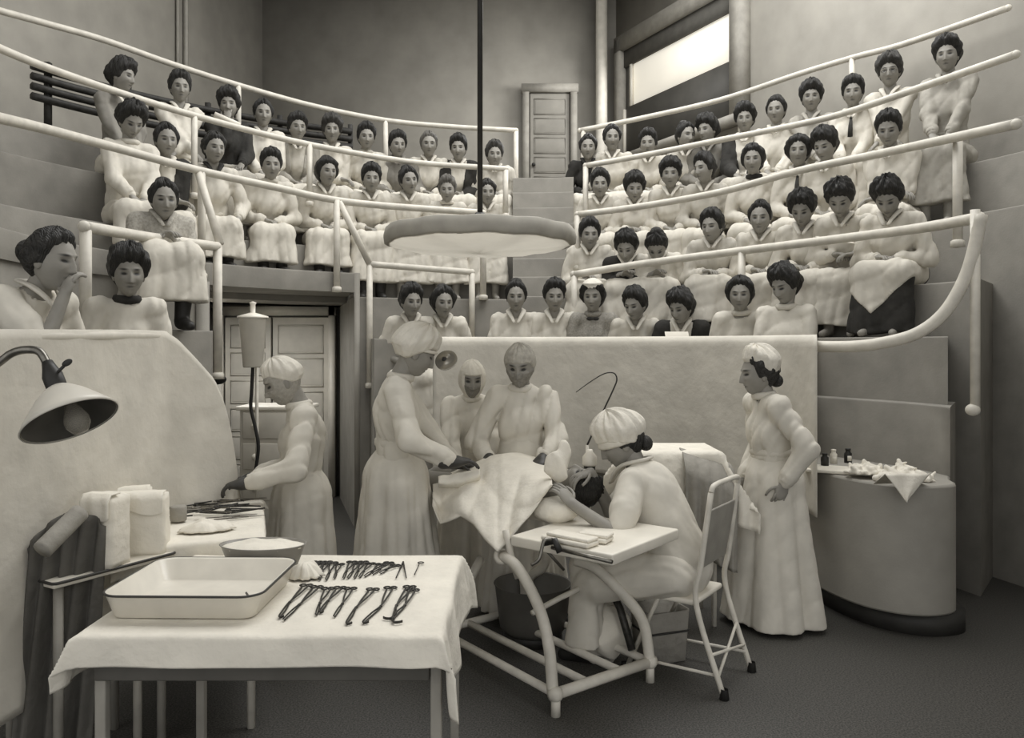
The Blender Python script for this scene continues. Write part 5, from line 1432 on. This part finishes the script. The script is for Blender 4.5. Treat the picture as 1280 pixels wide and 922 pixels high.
# counter at the right
q = 0
items = empty('cloth_pad', (2.12, 5.12, T0+.002)); 
obj('pad', [rbox((0, 0, .012), (.46, .24, .022), .008, rotz(-.5))], M_linen, items); tag(items, 'flat folded white cloth on the right counter below the bottles', 'cloth')
for i, (px, py, d, w, h, m, lab) in enumerate(((1031, 580, 5.25, .05, .07, M_dark, 'dark squat jar on the folded cloth, leftmost of the counter jars'), (1042, 574, 5.32, .045, .085, M_white, 'white labelled box jar, middle of the three counter jars'), (1060, 572, 5.36, .05, .085, M_dark, 'dark bottle with a pale label, right of the counter jars'))):
    qq = P(px, py, d); e = empty('jar', (qq[0], qq[1], T0+.026)); tag(e, lab, 'jar')
    obj('jar_body', [lathe([(0, 0), (w*.5, 0), (w*.5, h*.75), (w*.32, h*.85), (w*.32, h), (0, h)], 20)], m, e)
    obj('stopper', [lathe([(0, h), (w*.36, h), (w*.36, h*1.12), (0, h*1.14)], 16)], M_dark if i != 1 else M_white, e)
    if i: obj('paper_label', [box((0, -w*.505, h*.38), (w*.55, .003, h*.4))], M_paper, e)
def fluff(name, c, rx, ry, h, label, cat, seed):
    F_ = Field((-rx-.08, -ry-.08, -.02), (rx+.08, ry+.08, h+.1), .007); r_ = random.Random(seed)
    for k in range(70):
        a = r_.uniform(0, 6.28); t = math.sqrt(r_.random()); x, y = rx*t*math.cos(a), ry*t*math.sin(a); z = max(.012, h*(1-t*t)*r_.uniform(.35, 1.05))
        d = np.array([r_.uniform(-.03, .03), r_.uniform(-.03, .03), r_.uniform(-.01, .035)])
        F_.cone(np.array([x, y, z])-d, np.array([x, y, z])+d, r_.uniform(.010, .022), r_.uniform(.006, .014), .008)
    F_.ell((0, 0, h*.15), (rx*.9, ry*.9, h*.5), .02)
    F_.cut(lambda X, Y, Z: .001-Z+0*X+0*Y)
    o = obj(name, [F_.mesh()], M_linen, loc=tuple(c)); tag(o, label, cat); return o
fluff('gauze_heap', (2.36, 4.83, T0+.002), .17, .10, .09, 'fluffy heap of white gauze at the right end of the counter', 'gauze', 3)
fluff('gauze_heap', (2.17, 4.93, T0+.028), .10, .07, .05, 'smaller crumpled gauze between the jars and the fluffy heap', 'gauze', 8)
tri = [P(1095, 583, 4.66), P(1104, 592, 4.545), P(1132, 627, 4.55), P(1164, 590, 4.575), P(1150, 582, 4.66)]
V = np.zeros((16, 12, 3))
for i, t in enumerate(np.linspace(0, 1, 16)):
    a = np.array([P(1102, 588, 4.57)*(1-t)+P(1164, 588, 4.60)*t])[0]; b = np.array([P(1102+(1132-1102)*1.0, 627, 4.55)])[0]
    for j, f in enumerate(np.linspace(0, 1, 12)):
        p = a*(1-f)+b*f; p = p+np.array([0, -.012-.006*math.sin(t*9+f*3), 0]); p[2] = a[2]*(1-f)+b[2]*f
        V[i, j] = p
    V[i, 0] = a+np.array([0, .10, .02]); V[i, 0][2] = T0+.006; V[i, 1][2] = max(V[i, 1][2], T0-.01)
o = obj('corner_cloth', [grid(V)], M_linen); solid(o, .004); tag(o, 'white cloth corner hanging as a triangle over the edge of the right counter', 'cloth')
# papers held in the audience
q = PR(1046, 300, 2.84); o = obj('paper', [rbox((0, 0, 0), (.26, .20, .004), .001, rotx(math.radians(18)))], M_paper, loc=tuple(q), rot=(0, 0, .5)); tag(o, 'sheet of paper on the knees of the writing woman, lower right row', 'paper')
q0, q1 = PR(268, 143, 4.05), PR(300, 157, 4.0); o = obj('paper_roll', [tube([q0, q1], .028, 14)], M_paper); tag(o, 'pale rolled paper raised by the woman in dark blouse, top left', 'paper')
q = PR(851, 424, 2.1); o = obj('paper', [rbox((0, 0, 0), (.20, .15, .004), .001, rotx(math.radians(60)))], M_paper, loc=(q[0], q[1]+.12, q[2]), rot=(0, 0, .1)); tag(o, 'white paper before the woman in the dark cardigan', 'paper')
# ================================================================= camera, light
cam = bpy.data.cameras.new('camera'); co = bpy.data.objects.new('camera', cam); COL.objects.link(co)
co.location = (0, 0, CAMZ); co.rotation_euler = (math.pi/2, 0, 0)
cam.sensor_width = 36; cam.lens = 36*F0/1280; cam.shift_y = -(461-HOR)/1280
cam.clip_start = .05; SC.camera = co
def area(name, loc, rot, sx, sy, power):
    l = bpy.data.lights.new(name, 'AREA'); l.shape = 'RECTANGLE'; l.size = sx; l.size_y = sy; l.energy = power; l.color = (1, .995, .985)
    o = bpy.data.objects.new(name, l); COL.objects.link(o); o.location = loc; o.rotation_euler = rot; return o
area('skylight', (1.6, 6.6, 7.55), (0, 0, 0), 7.0, 5.0, 400)
p = RW(.75); 
area('window_daylight', (p[0]-.25, p[1]-.12, 5.6), (math.radians(80), 0, RA+math.pi), 2.0, .6, 70)
area('passage_fill', (-2.75, 7.7, 2.04), (0, 0, 0), .8, .8, 18)  # added fill light without a fixture, brightens the door under the tiers
W = bpy.data.worlds.new('world'); SC.world = W; W.use_nodes = True
bg = W.node_tree.nodes['Background']; bg.inputs['Color'].default_value = (1, .995, .985, 1); bg.inputs['Strength'].default_value = .78
vs = SC.view_settings; vs.view_transform = 'Standard'; vs.look = 'None'; vs.gamma = 1; vs.use_curve_mapping = False; vs.exposure = .33
